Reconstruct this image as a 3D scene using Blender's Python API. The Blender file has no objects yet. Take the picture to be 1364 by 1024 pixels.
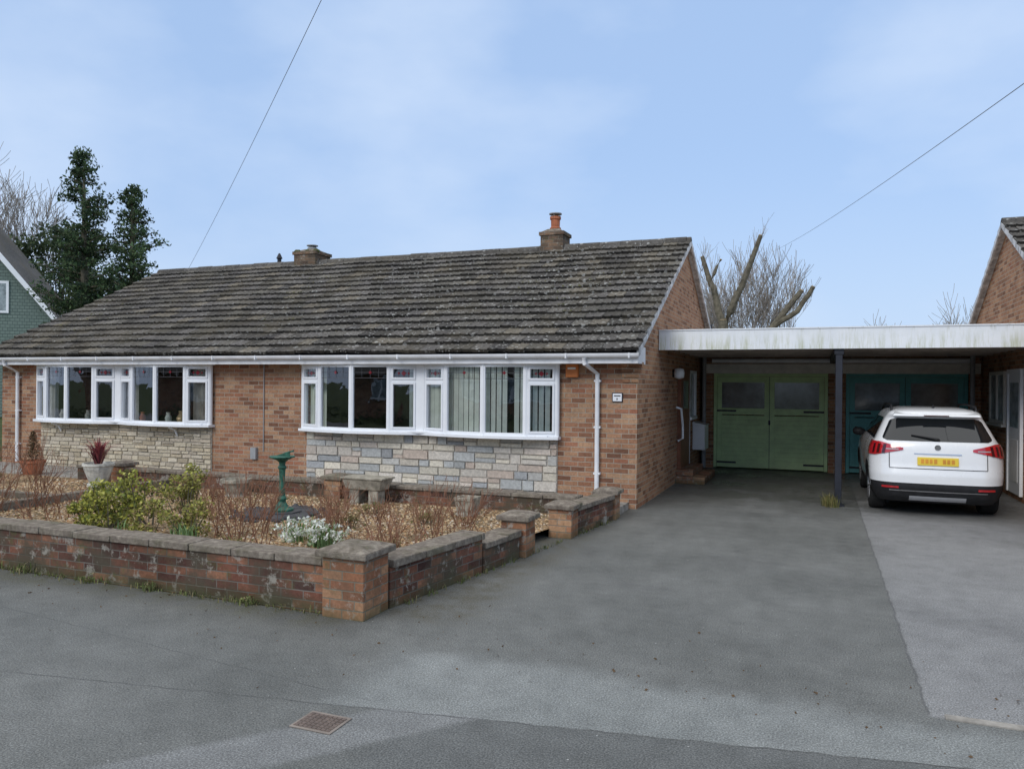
import bpy, math, random
import numpy as np
from mathutils import Vector, Matrix
R = random.Random(11)
scene = bpy.context.scene
scene.view_settings.view_transform = 'Standard'
scene.view_settings.look = 'None'
scene.view_settings.exposure = 0

# ------------------------------------------------------------------ helpers
class Mt:
    def __init__(s, name, rough=0.8, spec=0.3):
        s.mat = bpy.data.materials.new(name); s.mat.use_nodes = True
        s.t = s.mat.node_tree; s.t.nodes.clear()
        s.out = s.t.nodes.new('ShaderNodeOutputMaterial')
        s.b = s.t.nodes.new('ShaderNodeBsdfPrincipled')
        s.t.links.new(s.b.outputs[0], s.out.inputs[0])
        s.b.inputs['Roughness'].default_value = rough
        s.b.inputs['Specular IOR Level'].default_value = spec
    def set(s, sock, v):
        if isinstance(v, bpy.types.NodeSocket): s.t.links.new(v, sock)
        else: sock.default_value = v
    def node(s, typ, props=None, ins=None):
        n = s.t.nodes.new(typ)
        for k, v in (props or {}).items(): setattr(n, k, v)
        for k, v in (ins or {}).items(): s.set(n.inputs[k], v)
        return n
    def math(s, op, a, b=None, clamp=False):
        n = s.t.nodes.new('ShaderNodeMath'); n.operation = op; n.use_clamp = clamp
        s.set(n.inputs[0], a)
        if b is not None: s.set(n.inputs[1], b)
        return n.outputs[0]
    def mix(s, fac, a, b, blend='MIX'):
        n = s.t.nodes.new('ShaderNodeMix'); n.data_type = 'RGBA'; n.blend_type = blend
        s.set(n.inputs[0], fac)
        s.set(n.inputs[6], C(a)); s.set(n.inputs[7], C(b))
        return n.outputs[2]
    def obj(s):
        return s.node('ShaderNodeTexCoord').outputs['Object']
    def noise(s, scale, detail=4, rough=0.55, vec=None):
        n = s.node('ShaderNodeTexNoise', None, {'Scale': scale, 'Detail': detail, 'Roughness': rough})
        s.set(n.inputs['Vector'], vec if vec is not None else s.obj())
        return n.outputs['Fac']
    def ramp(s, fac, stops, interp='LINEAR'):
        n = s.t.nodes.new('ShaderNodeValToRGB'); s.set(n.inputs[0], fac)
        cr = n.color_ramp; cr.interpolation = interp
        while len(cr.elements) < len(stops): cr.elements.new(0.5)
        for e, (p, c) in zip(cr.elements, stops):
            e.position = p; e.color = C(c)
        return n.outputs[0]
    def step(s, v, a, b):
        n = s.node('ShaderNodeMapRange', {'interpolation_type': 'SMOOTHSTEP'}, {0: v, 1: a, 2: b, 3: 0.0, 4: 1.0})
        return n.outputs[0]
    def bump(s, h, strength=0.4, dist=0.01):
        n = s.node('ShaderNodeBump', None, {'Strength': strength, 'Distance': dist, 'Height': h})
        s.t.links.new(n.outputs[0], s.b.inputs['Normal'])
    def col(s, v): s.set(s.b.inputs['Base Color'], C(v)); return s
def C(c):
    if isinstance(c, bpy.types.NodeSocket): return c
    if isinstance(c, (int, float)): return (c, c, c, 1)
    return (c[0], c[1], c[2], 1) if len(c) == 3 else c

def simple(name, c, rough=0.7, spec=0.3, var=0.25, nscale=6, metallic=0, bump=0.0, bscale=60, coat=0):
    m = Mt(name, rough, spec)
    n = m.noise(nscale, 3, 0.6)
    lo = [x*(1-var) for x in c]; hi = [min(1, x*(1+var*0.6)) for x in c]
    m.col(m.ramp(n, [(0.3, lo), (0.7, hi)]))
    m.b.inputs['Metallic'].default_value = metallic
    if coat: m.b.inputs['Coat Weight'].default_value = coat
    if bump: m.bump(m.noise(bscale, 3), bump, 0.01)
    return m.mat

def attrmat(name, rough=0.85, nscale=20, var=0.35, bump=0.3, bscale=60, spec=0.2, trans=0):
    m = Mt(name, rough, spec)
    a = m.node('ShaderNodeAttribute', {'attribute_name': 'Col'}).outputs['Color']
    if trans: cc = a
    else:
        n = m.ramp(m.noise(nscale, 5, 0.65), [(0.3, 1-var), (0.7, 1+var*0.5)])
        cc = m.mix(1.0, a, n, 'MULTIPLY')
    m.col(cc)
    if bump: m.bump(m.noise(bscale, 4), bump, 0.01)
    if trans:
        tr = m.node('ShaderNodeBsdfTranslucent', None, {'Color': cc})
        mx = m.node('ShaderNodeMixShader', None, {0: trans, 1: m.b.outputs[0], 2: tr.outputs[0]})
        m.t.links.new(mx.outputs[0], m.out.inputs[0])
    return m.mat

def brick_mat(name, stops, mortar, grime=0.3, moss=0.0, bumps=0.6):
    m = Mt(name, 0.9, 0.15)
    co = m.obj()
    sp = m.node('ShaderNodeSeparateXYZ', None, {0: co})
    u = m.math('ADD', sp.outputs[0], sp.outputs[1])
    wob = m.math('MULTIPLY', m.math('SUBTRACT', m.noise(9, 2), 0.5), 0.012)
    u2 = m.math('ADD', u, wob); z2 = m.math('ADD', sp.outputs[2], m.math('MULTIPLY', wob, 0.6))
    vec = m.node('ShaderNodeCombineXYZ', None, {0: u2, 1: z2, 2: 0.0}).outputs[0]
    b = m.node('ShaderNodeTexBrick', {'offset': 0.5}, {'Vector': vec, 'Color1': (0, 0, 0, 1), 'Color2': (1, 1, 1, 1), 'Mortar': (0.5, 0.5, 0.5, 1),
        'Scale': 1.0, 'Mortar Size': 0.006, 'Mortar Smooth': 0.25, 'Bias': 0.0, 'Brick Width': 0.225, 'Row Height': 0.075})
    c = m.ramp(b.outputs['Color'], stops)
    n = m.noise(28, 4, 0.7)
    c = m.mix(1.0, c, m.ramp(n, [(0.25, 0.65), (0.75, 1.25)]), 'MULTIPLY')
    c = m.mix(b.outputs['Fac'], c, mortar)
    g = m.ramp(m.noise(1.3, 5, 0.65), [(0.35, 1-grime), (0.65, 1.05)])
    c = m.mix(1.0, c, g, 'MULTIPLY')
    if moss > 0:
        k = m.ramp(m.noise(2.3, 5, 0.7), [(0.42, 0), (0.60, moss)])
        c = m.mix(k, c, (0.085, 0.075, 0.055))
        k2 = m.ramp(m.noise(7, 5, 0.7), [(0.56, 0), (0.64, 0.8)])
        c = m.mix(k2, c, (0.34, 0.32, 0.28))
        k3 = m.ramp(m.noise(4.1, 5, 0.75), [(0.58, 0), (0.70, 0.7)])
        c = m.mix(k3, c, (0.11, 0.12, 0.05))
        low = m.step(sp.outputs[2], 0.14, 0.0)
        c = m.mix(m.math('MULTIPLY', low, m.noise(5, 3)), c, (0.07, 0.08, 0.035))
    m.col(c)
    h = m.math('ADD', m.math('SUBTRACT', 1.0, b.outputs['Fac']), m.math('MULTIPLY', n, 0.5))
    m.bump(h, bumps, 0.008)
    return m.mat

class MB:
    def __init__(s): s.v = []; s.f = []; s.mi = []; s.c = []; s.mats = []
    def m(s, mat):
        if mat not in s.mats: s.mats.append(mat)
        return s.mats.index(mat)
    def face(s, pts, mat, col=(1, 1, 1)):
        i = len(s.v); s.v += [tuple(p) for p in pts]; s.f.append(tuple(range(i, i+len(pts))))
        s.mi.append(s.m(mat)); s.c.append(col)
    def mesh(s, vs, fs, mat, col=(1, 1, 1)):
        i = len(s.v); s.v += [tuple(p) for p in vs]; k = s.m(mat)
        for f in fs: s.f.append(tuple(i+j for j in f)); s.mi.append(k); s.c.append(col)
    def hexa(s, p, mat, col=(1, 1, 1)):
        s.mesh(p, [(3, 2, 1, 0), (4, 5, 6, 7), (0, 1, 5, 4), (1, 2, 6, 5), (2, 3, 7, 6), (3, 0, 4, 7)], mat, col)
    def box(s, x0, x1, y0, y1, z0, z1, mat, col=(1, 1, 1)):
        s.hexa([(x0, y0, z0), (x1, y0, z0), (x1, y1, z0), (x0, y1, z0), (x0, y0, z1), (x1, y0, z1), (x1, y1, z1), (x0, y1, z1)], mat, col)
    def obox(s, A, B, s0, s1, d0, d1, z0, z1, mat, col=(1, 1, 1)):
        L = math.hypot(B[0]-A[0], B[1]-A[1]); dx = (B[0]-A[0])/L; dy = (B[1]-A[1])/L; nx, ny = dy, -dx
        P = lambda t, d: (A[0]+dx*t+nx*d, A[1]+dy*t+ny*d)
        q = [P(s0, d1), P(s1, d1), P(s1, d0), P(s0, d0)]
        s.hexa([(a[0], a[1], z0) for a in q]+[(a[0], a[1], z1) for a in q], mat, col)
    def lathe(s, cx, cy, prof, n, mat, col=(1, 1, 1), cap=True, rot=0):
        vs = []; fs = []
        for r, z in prof:
            for k in range(n):
                a = 2*math.pi*k/n+rot; vs.append((cx+r*math.cos(a), cy+r*math.sin(a), z))
        for i in range(len(prof)-1):
            for k in range(n):
                k2 = (k+1) % n; fs.append((i*n+k, i*n+k2, (i+1)*n+k2, (i+1)*n+k))
        if cap:
            fs.append(tuple(range(n-1, -1, -1))); fs.append(tuple((len(prof)-1)*n+k for k in range(n)))
        s.mesh(vs, fs, mat, col)
    def tube(s, pts, rad, n, mat, col=(1, 1, 1), cap=True):
        pts = [Vector(p) for p in pts]; vs = []; fs = []
        if not hasattr(rad, '__len__'): rad = [rad]*len(pts)
        for i, p in enumerate(pts):
            d = (pts[min(i+1, len(pts)-1)]-pts[max(i-1, 0)])
            if d.length < 1e-6: d = Vector((0, 0, 1))
            d.normalize(); up = Vector((0, 0, 1)) if abs(d.z) < 0.9 else Vector((1, 0, 0))
            a = d.cross(up).normalized(); b = a.cross(d)
            for k in range(n):
                t = 2*math.pi*k/n; q = p+(a*math.cos(t)+b*math.sin(t))*rad[i]; vs.append(tuple(q))
        for i in range(len(pts)-1):
            for k in range(n):
                k2 = (k+1) % n; fs.append((i*n+k, (i+1)*n+k, (i+1)*n+k2, i*n+k2))
        if cap and n > 2:
            fs.append(tuple(range(n))); fs.append(tuple((len(pts)-1)*n+k for k in range(n-1, -1, -1)))
        s.mesh(vs, fs, mat, col)
    def build(s, name, parent=None, smooth=False, bevel=0, local=False):
        me = bpy.data.meshes.new(name); me.from_pydata(s.v, [], s.f)
        for mt in s.mats: me.materials.append(mt)
        me.polygons.foreach_set('material_index', s.mi)
        at = me.attributes.new('Col', 'FLOAT_COLOR', 'FACE')
        at.data.foreach_set('color', np.array([(c[0], c[1], c[2], 1) for c in s.c], dtype=np.float32).ravel())
        if smooth: me.polygons.foreach_set('use_smooth', [True]*len(me.polygons))
        me.update()
        ob = bpy.data.objects.new(name, me); scene.collection.objects.link(ob)
        if bevel:
            bv = ob.modifiers.new('bevel', 'BEVEL'); bv.width = bevel; bv.segments = 2; bv.limit_method = 'ANGLE'; bv.angle_limit = 0.7
        if parent is not None:
            ob.parent = parent
            if not local: ob.matrix_parent_inverse = Matrix.Translation(-parent.location)
        return ob

def empty(name, loc):
    e = bpy.data.objects.new(name, None); e.location = loc; e.empty_display_size = 0.3
    scene.collection.objects.link(e); return e

# ------------------------------------------------------------------ materials
M_brick = brick_mat('house_brick', [(0, (0.20, 0.10, 0.065)), (0.25, (0.33, 0.165, 0.10)), (0.5, (0.41, 0.225, 0.135)), (0.75, (0.46, 0.29, 0.18)), (1, (0.36, 0.155, 0.095))], (0.38, 0.34, 0.28), 0.22)
M_brick2 = brick_mat('gable_brick', [(0, (0.24, 0.12, 0.07)), (0.4, (0.42, 0.22, 0.125)), (0.8, (0.49, 0.28, 0.16)), (1, (0.35, 0.16, 0.095))], (0.43, 0.37, 0.29), 0.2)
M_gbrick = brick_mat('garden_wall_brick', [(0, (0.08, 0.045, 0.04)), (0.35, (0.17, 0.075, 0.055)), (0.7, (0.26, 0.115, 0.075)), (1, (0.38, 0.19, 0.115))], (0.19, 0.17, 0.15), 0.45, 0.85)
M_pier = brick_mat('pier_brick', [(0, (0.26, 0.12, 0.07)), (0.4, (0.44, 0.20, 0.11)), (0.8, (0.52, 0.31, 0.18)), (1, (0.32, 0.14, 0.085))], (0.26, 0.23, 0.18), 0.35, 0.35)
M_chim = brick_mat('chimney_brick', [(0, (0.10, 0.07, 0.055)), (0.5, (0.20, 0.13, 0.09)), (1, (0.27, 0.17, 0.11))], (0.2, 0.18, 0.15), 0.4, 0.5)
M_upvc = simple('white_upvc', (0.84, 0.86, 0.89), 0.35, 0.5, 0.05, 3)
M_gutter = simple('white_gutter', (0.80, 0.81, 0.83), 0.4, 0.5, 0.12, 4)
M_soffit = simple('soffit_white', (0.75, 0.75, 0.75), 0.6, 0.3, 0.1)
M_verge = simple('verge_mortar', (0.60, 0.60, 0.60), 0.8, 0.2, 0.5, 7)
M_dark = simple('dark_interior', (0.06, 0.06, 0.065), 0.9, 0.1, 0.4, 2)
M_black = simple('black_paint', (0.015, 0.018, 0.028), 0.5, 0.4, 0.3)
M_lead = simple('lead_came', (0.09, 0.09, 0.10), 0.5, 0.4)
M_redglass = simple('red_glass', (0.20, 0.02, 0.03), 0.15, 0.6)
M_blind = simple('blind_fabric', (0.82, 0.86, 0.78), 0.9, 0.1, 0.12)
M_curtain = simple('curtain_fabric', (0.66, 0.59, 0.48), 0.9, 0.1, 0.3)
M_net = simple('net_fabric', (0.78, 0.78, 0.78), 0.9, 0.1, 0.2)
M_conc = simple('concrete', (0.32, 0.30, 0.27), 0.9, 0.15, 0.45, 9, bump=0.4, bscale=80)
M_stonepot = simple('cast_stone', (0.36, 0.33, 0.27), 0.95, 0.1, 0.5, 12, bump=0.6, bscale=70)
M_whitepot = simple('painted_stone', (0.58, 0.58, 0.53), 0.9, 0.1, 0.4, 12, bump=0.5, bscale=60)
M_slate = simple('dark_slate', (0.07, 0.07, 0.075), 0.7, 0.3, 0.5, 6, bump=0.5, bscale=30)
M_bronze = simple('verdigris', (0.035, 0.13, 0.09), 0.55, 0.4, 0.6, 25)
M_bark = simple('bark', (0.15, 0.135, 0.10), 0.95, 0.1, 0.5, 8, bump=0.8, bscale=30)
M_birch = simple('pale_twigs', (0.30, 0.27, 0.24), 0.95, 0.1, 0.4, 5)
M_redtwig = simple('red_brown_twigs', (0.25, 0.13, 0.085), 0.9, 0.1, 0.5, 8)
M_cutwood = simple('cut_wood', (0.45, 0.34, 0.2), 0.9, 0.1, 0.3)
M_leaf = attrmat('foliage', 0.7, 3.0, 0.35, 0, trans=0.25)
M_stones = attrmat('stone_cladding', 0.85, 22, 0.3, 0.7, 45)
M_orange = simple('orange_box', (0.55, 0.17, 0.04), 0.5, 0.4, 0.1)
M_brown = simple('brown_door', (0.22, 0.085, 0.045), 0.45, 0.4, 0.3, 10)
M_cream = simple('cream_paint', (0.74, 0.72, 0.66), 0.6, 0.3, 0.15)
M_grey = simple('grey_plastic', (0.32, 0.33, 0.34), 0.5, 0.4, 0.15)
M_terra = simple('terracotta', (0.42, 0.15, 0.08), 0.85, 0.2, 0.35, 12)
M_frost = simple('frosted_glass', (0.30, 0.35, 0.36), 0.2, 0.6, 0.5, 5)
M_gglass = simple('garage_glass', (0.13, 0.16, 0.17), 0.12, 0.7, 0.6, 3)

def coping_mat():
    m = Mt('coping_concrete', 0.95, 0.1)
    n = m.noise(14, 6, 0.7)
    c = m.ramp(n, [(0.25, (0.10, 0.082, 0.066)), (0.5, (0.21, 0.18, 0.15)), (0.75, (0.38, 0.34, 0.28))])
    k = m.ramp(m.noise(3, 5, 0.7), [(0.5, 0), (0.7, 0.6)])
    c = m.mix(k, c, (0.10, 0.10, 0.055)); m.col(c)
    m.bump(m.noise(60, 4, 0.7), 0.8, 0.01); return m.mat
M_coping = coping_mat()

def glass_mat():
    m = Mt('window_glass')
    tr = m.node('ShaderNodeBsdfTransparent', None, {'Color': (0.90, 0.93, 0.93, 1)})
    gl = m.node('ShaderNodeBsdfGlossy', None, {'Color': (0.9, 0.93, 1, 1), 'Roughness': 0.01})
    fr = m.node('ShaderNodeFresnel', None, {'IOR': 1.5})
    f = m.math('ADD', m.math('MULTIPLY', fr.outputs[0], 1.8), 0.05, True)
    nz = m.noise(2.2, 2); bp = m.node('ShaderNodeBump', None, {'Strength': 0.03, 'Distance': 0.05, 'Height': nz})
    m.t.links.new(bp.outputs[0], gl.inputs['Normal'])
    mx = m.node('ShaderNodeMixShader', None, {0: f, 1: tr.outputs[0], 2: gl.outputs[0]})
    m.t.links.new(mx.outputs[0], m.out.inputs[0]); return m.mat
M_glass = glass_mat()

def tile_mat():
    m = Mt('roof_tiles', 0.9, 0.15)
    co = m.obj()
    a = m.node('ShaderNodeAttribute', {'attribute_name': 'Col'}).outputs['Color']
    c = m.mix(1.0, a, m.ramp(m.noise(16, 5, 0.75), [(0.25, 0.4), (0.75, 1.5)]), 'MULTIPLY')
    c = m.mix(1.0, c, m.ramp(m.noise(0.55, 4, 0.65), [(0.35, 0.72), (0.65, 1.12)]), 'MULTIPLY')
    c = m.mix(m.ramp(m.noise(0.9, 4, 0.7), [(0.47, 0), (0.66, 0.5)]), c, (0.115, 0.098, 0.070))
    sx = m.node('ShaderNodeSeparateXYZ', None, {0: co}).outputs[0]
    right = m.step(sx, -13.0, -5.0)
    area = m.math('MULTIPLY', m.ramp(m.noise(0.8, 4, 0.6), [(0.35, 0.2), (0.6, 1)]), m.math('ADD', m.math('MULTIPLY', right, 0.75), 0.30))
    vo = m.node('ShaderNodeTexVoronoi', None, {'Vector': co, 'Scale': 9.0, 'Randomness': 1.0})
    r = m.node('ShaderNodeSeparateColor', None, {0: vo.outputs['Color']}).outputs[0]
    thr = m.math('MULTIPLY', r, 0.33)
    d = m.math('ADD', vo.outputs['Distance'], m.math('MULTIPLY', m.math('SUBTRACT', m.noise(40, 2), 0.5), 0.25))
    spot = m.math('LESS_THAN', d, thr)
    c = m.mix(m.math('MULTIPLY', m.math('MULTIPLY', spot, area), 0.75), c, (0.44, 0.44, 0.42))
    vo2 = m.node('ShaderNodeTexVoronoi', None, {'Vector': co, 'Scale': 20.0, 'Randomness': 1.0})
    r2 = m.node('ShaderNodeSeparateColor', None, {0: vo2.outputs['Color']}).outputs[1]
    sp2 = m.math('LESS_THAN', vo2.outputs['Distance'], m.math('MULTIPLY', m.math('SUBTRACT', r2, 0.3), 0.5))
    c = m.mix(m.math('MULTIPLY', m.math('MULTIPLY', sp2, area), 0.75), c, (0.42, 0.42, 0.40))
    m.col(c); m.bump(m.noise(50, 3, 0.7), 0.6, 0.01); return m.mat
M_tile = tile_mat()

def gravel_mat():
    m = Mt('gravel', 0.85, 0.2)
    co = m.obj()
    vo = m.node('ShaderNodeTexVoronoi', None, {'Vector': co, 'Scale': 30.0})
    r = m.node('ShaderNodeSeparateColor', None, {0: vo.outputs['Color']}).outputs[0]
    c = m.ramp(r, [(0, (0.24, 0.14, 0.07)), (0.3, (0.44, 0.27, 0.14)), (0.6, (0.54, 0.37, 0.20)), (0.85, (0.60, 0.45, 0.29)), (1, (0.60, 0.53, 0.44))])
    c = m.mix(1.0, c, m.ramp(vo.outputs['Distance'], [(0.2, 1.1), (0.7, 0.35)]), 'MULTIPLY')
    c = m.mix(m.ramp(m.noise(1.6, 5, 0.7), [(0.48, 0), (0.66, 0.8)]), c, (0.12, 0.095, 0.05))
    m.col(c); m.bump(m.math('SUBTRACT', 1.0, vo.outputs['Distance']), 0.9, 0.02); return m.mat
M_gravel = gravel_mat()

def tarmac_mat():
    m = Mt('tarmac', 0.62, 0.35)
    co = m.obj(); sp = m.node('ShaderNodeSeparateXYZ', None, {0: co}); X, Y = sp.outputs[0], sp.outputs[1]
    w = m.math('MULTIPLY', m.math('SUBTRACT', m.noise(1.7, 4, 0.6), 0.5), 0.35)
    w2 = m.math('MULTIPLY', m.math('SUBTRACT', m.noise(6, 2, 0.6), 0.5), 0.05)
    big = m.noise(0.55, 6, 0.65); fine = m.noise(95, 2, 0.75)
    mid = m.noise(4.5, 5, 0.72)
    AND = lambda a, b: m.math('MULTIPLY', a, b)
    base = m.ramp(big, [(0.32, (0.108, 0.112, 0.106)), (0.68, (0.172, 0.176, 0.168))])
    ld = AND(m.step(m.math('ADD', X, w2), 0.58, 0.63), m.step(m.math('ADD', Y, w2), 4.90, 4.94))
    c = m.mix(ld, base, m.ramp(big, [(0.3, (0.195, 0.197, 0.198)), (0.7, (0.25, 0.251, 0.25))]))
    lineB = m.math('ADD', 3.84, m.math('MULTIPLY', m.math('ADD', X, 2.1), 0.17))
    dB = m.math('ADD', m.math('SUBTRACT', Y, lineB), w2)
    xw = m.math('ADD', X, w)
    band = AND(AND(m.step(xw, -2.85, -2.4), m.step(m.math('ADD', Y, w), 4.95, 4.60)), m.step(dB, -0.01, 0.02))
    c = m.mix(AND(band, 0.8), c, m.ramp(big, [(0.3, (0.20, 0.213, 0.208)), (0.7, (0.26, 0.272, 0.266))]))
    q = m.math('ADD', m.math('SUBTRACT', Y, m.math('ADD', 3.55, m.math('MULTIPLY', m.math('ADD', X, 2.4), 1.2))), w2)
    rs = AND(AND(m.step(q, -0.52, -0.40), m.step(q, 0.20, 0.08)), m.step(dB, 0.06, 0.0))
    c = m.mix(AND(rs, 0.7), c, (0.215, 0.22, 0.22))
    dk = AND(m.step(xw, -2.3, -2.0), m.step(dB, 0.0, -0.02))
    c = m.mix(AND(dk, AND(m.math('SUBTRACT', 1.0, rs), 0.6)), c, (0.118, 0.123, 0.122))
    damp = AND(m.step(m.math('ADD', Y, m.math('MULTIPLY', w, 6.0)), 11.4, 13.6), m.ramp(m.noise(0.9, 4, 0.7), [(0.38, 0.1), (0.56, 1)]))
    c = m.mix(AND(damp, 0.55), c, (0.085, 0.083, 0.070))
    dp2 = AND(m.ramp(m.noise(0.8, 5, 0.7), [(0.52, 0), (0.66, 1)]), m.step(Y, 4.8, 6.5))
    c = m.mix(AND(dp2, 0.35), c, (0.075, 0.077, 0.075))
    mo = m.ramp(mid, [(0.38, 0.0), (0.6, 0.8)])
    gm = AND(m.step(m.math('ADD', Y, w), 4.75, 5.15), m.step(X, -3.3, -3.5))
    c = m.mix(AND(gm, mo), c, (0.08, 0.08, 0.05))
    gm2 = AND(m.step(m.math('ADD', X, w), -2.35, -2.75), m.step(Y, 5.2, 5.5))
    c = m.mix(AND(gm2, mo), c, (0.085, 0.08, 0.06))
    ck = m.math('LESS_THAN', m.math('ABSOLUTE', dB), 0.007)
    c = m.mix(AND(ck, m.ramp(mid, [(.4, .15), (.6, .75)])), c, (0.045, 0.045, 0.045))
    d3 = m.math('ABSOLUTE', m.math('ADD', m.math('SUBTRACT', Y, m.math('ADD', 4.15, m.math('MULTIPLY', m.math('ADD', X, 4.6), -0.12))), w2))
    c = m.mix(AND(AND(m.math('LESS_THAN', d3, 0.006), m.step(X, -2.3, -2.5)), m.ramp(mid, [(.4, .05), (.6, .6)])), c, (0.05, 0.05, 0.05))
    d2 = m.math('ABSOLUTE', m.math('ADD', m.math('SUBTRACT', X, 0.6), w2))
    c = m.mix(AND(AND(m.math('LESS_THAN', d2, 0.008), m.step(Y, 4.9, 5.0)), 0.5), c, (0.07, 0.07, 0.07))
    c = m.mix(1.0, c, m.ramp(fine, [(0.30, 0.42), (0.5, 0.97), (0.70, 1.75)]), 'MULTIPLY')
    c = m.mix(1.0, c, m.ramp(mid, [(0.32, 0.84), (0.68, 1.13)]), 'MULTIPLY')
    vo = m.node('ShaderNodeTexVoronoi', None, {'Scale': 15.0, 'Vector': co})
    r = m.node('ShaderNodeSeparateColor', None, {0: vo.outputs['Color']}).outputs[0]
    pt = m.math('LESS_THAN', vo.outputs['Distance'], m.math('MULTIPLY', m.math('SUBTRACT', r, 0.70), 0.30))
    c = m.mix(AND(pt, 0.75), c, (0.46, 0.46, 0.45))
    pt2 = m.math('LESS_THAN', vo.outputs['Distance'], m.math('MULTIPLY', m.math('SUBTRACT', 0.22, r), 0.4))
    c = m.mix(AND(pt2, 0.6), c, (0.05, 0.045, 0.04))
    m.col(c)
    m.set(m.b.inputs['Roughness'], m.math('SUBTRACT', 0.78, m.math('ADD', AND(damp, 0.42), AND(dp2, 0.15))))
    m.bump(fine, 0.6, 0.010); return m.mat
M_tarmac = tarmac_mat()
M_ground = simple('grass_earth', (0.07, 0.09, 0.035), 0.95, 0.1, 0.5, 1.5, bump=0.5, bscale=20)

# ------------------------------------------------------------------ ground
b = MB(); b.face([(-400, -400, -0.03), (400, -400, -0.03), (400, 400, -0.03), (-400, 400, -0.03)], M_ground); b.build('ground')
b = MB(); b.face([(-60, -3.5, 0), (60, -3.5, 0), (60, 3.8, 0), (-60, 3.8, 0)], M_tarmac); b.build('road')
b = MB(); b.face([(-60, 3.8, 0), (60, 3.8, 0), (60, 5.2, 0), (-60, 5.2, 0)], M_tarmac)
b.build('pavement')
b = MB(); b.face([(-3.45, 5.2, 0), (9, 5.2, 0), (9, 11.5, 0), (-3.45, 11.5, 0)], M_tarmac)
b.face([(-2.5, 11.5, 0), (3.1, 11.5, 0), (3.1, 18.2, 0), (-2.5, 18.2, 0)], M_tarmac); b.build('driveway')
b = MB()
for k in range(9): b.box(0.68+k*.915, 0.68+k*.915+.905, 4.905, 4.965, -0.02, 0.012+R.uniform(-.003, .003), M_conc)
b.build('kerb_edging', bevel=0.006)
b = MB(); b.face([(-60, -5.4, 0.0), (60, -5.4, 0.0), (60, -3.5, 0.0), (-60, -3.5, 0.0)], M_tarmac); b.build('pavement')
b = MB()
MC = simple('cast_iron', (0.17, 0.13, 0.11), 0.7, 0.4, 0.4, 15, 0.2)
MCf = simple('cover_frame', (0.27, 0.23, 0.20), 0.8, 0.3, 0.3)
cx, cy = -2.50, 3.53
b.box(cx-0.13, cx+0.13, cy-0.105, cy+0.105, 0.002, 0.006, MCf)
for i in range(8):
    for j in range(6):
        b.box(cx-0.115+i*0.029, cx-0.115+i*0.029+0.024, cy-0.088+j*0.0295, cy-0.088+j*0.0295+0.024, 0.0065, 0.009, MC)
b.build('utility_cover')

# gravel garden
b = MB()
b.face([(-10.1, 5.4, 0.11), (-3.5, 5.4, 0.11), (-2.85, 10.0, 0.11), (-10.1, 10.0, 0.11)], M_gravel)
b.face([(-17, 5.4, 0.105), (-10.1, 5.4, 0.105), (-10.1, 10.0, 0.105), (-17, 10.0, 0.105)], M_gravel)
MP = attrmat('pebble', 0.8, 30, 0.2, 0)
cols = [(0.50, 0.33, 0.18), (0.58, 0.43, 0.26), (0.40, 0.22, 0.11), (0.60, 0.52, 0.42), (0.28, 0.2, 0.14), (0.62, 0.47, 0.30)]
for i in range(9000):
    x = R.uniform(-12.5, -2.95); y = R.uniform(5.55, 9.8)
    if x > -3.5+(y-5.4)*0.13: continue
    r = R.uniform(0.009, 0.021); a = R.uniform(0, 3.14); z = 0.112
    ca, sa = math.cos(a)*r, math.sin(a)*r
    b.mesh([(x+ca*1.3, y+sa*1.3, z), (x-sa, y+ca, z), (x-ca*1.3, y-sa*1.3, z), (x+sa, y-ca, z), (x+ca*.3, y+sa*.3, z+r*0.8)], [(0, 1, 4), (1, 2, 4), (2, 3, 4), (3, 0, 4)], MP, R.choice(cols))
b.build('gravel_bed')
b = MB(); b.box(-17, -2.62, 10.0, 11.42, -0.02, 0.10, M_conc); b.build('garden_path')
b = MB(); b.box(-10.2, -10.06, 5.4, 9.9, 0.05, 0.22, M_coping); b.box(-14.5, -10.2, 7.9, 8.02, 0.05, 0.2, M_coping); b.build('garden_edging', bevel=0.01)

# ------------------------------------------------------------------ garden walls
def wall_run(mb, A, B, h, t=0.22, cop=0.065, seg=0.46, over=0.03):
    L = math.hypot(B[0]-A[0], B[1]-A[1])
    mb.obox(A, B, 0, L, -t/2, t/2, -0.02, h-cop, M_gbrick)
    s = 0
    while s < L-0.02:
        e = min(L, s+seg*R.uniform(0.97, 1.03)); dz = R.uniform(-0.006, 0.006); k = R.uniform(-0.006, 0.006)
        mb.obox(A, B, s+0.004, e-0.004, -t/2-over+k, t/2+over+k, h-cop+0.001, h+dz, M_coping); s = e
def pier(mb, x, y, h, w=0.34):
    mb.obox((x-w/2, y), (x+w/2, y), 0, w, -w/2, w/2, -0.02, h-0.07, M_pier)
    o = 0.045
    mb.obox((x-w/2, y), (x+w/2, y), -o, w+o, -w/2-o, w/2+o, h-0.07, h-0.02, M_coping)
    q = [(x-w/2-o, y-w/2-o), (x+w/2+o, y-w/2-o), (x+w/2+o, y+w/2+o), (x-w/2-o, y+w/2+o)]
    i = 0.05
    t = [(x-w/2+i, y-w/2+i), (x+w/2-i, y-w/2+i), (x+w/2-i, y+w/2-i), (x-w/2+i, y+w/2-i)]
    mb.hexa([(a[0], a[1], h-0.0195) for a in q]+[(a[0], a[1], h+0.012) for a in t], M_coping)
g = empty('brick_garden_wall', (-6, 5.35, 0))
b = MB()
wall_run(b, (-17.5, 5.36), (-3.63, 5.36), 0.44)
wall_run(b, (-3.36, 5.55), (-3.15, 6.95), 0.40)
wall_run(b, (-3.14, 6.96), (-3.05, 7.70), 0.30)
b.build('wall_run', g, bevel=0.008)
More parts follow.
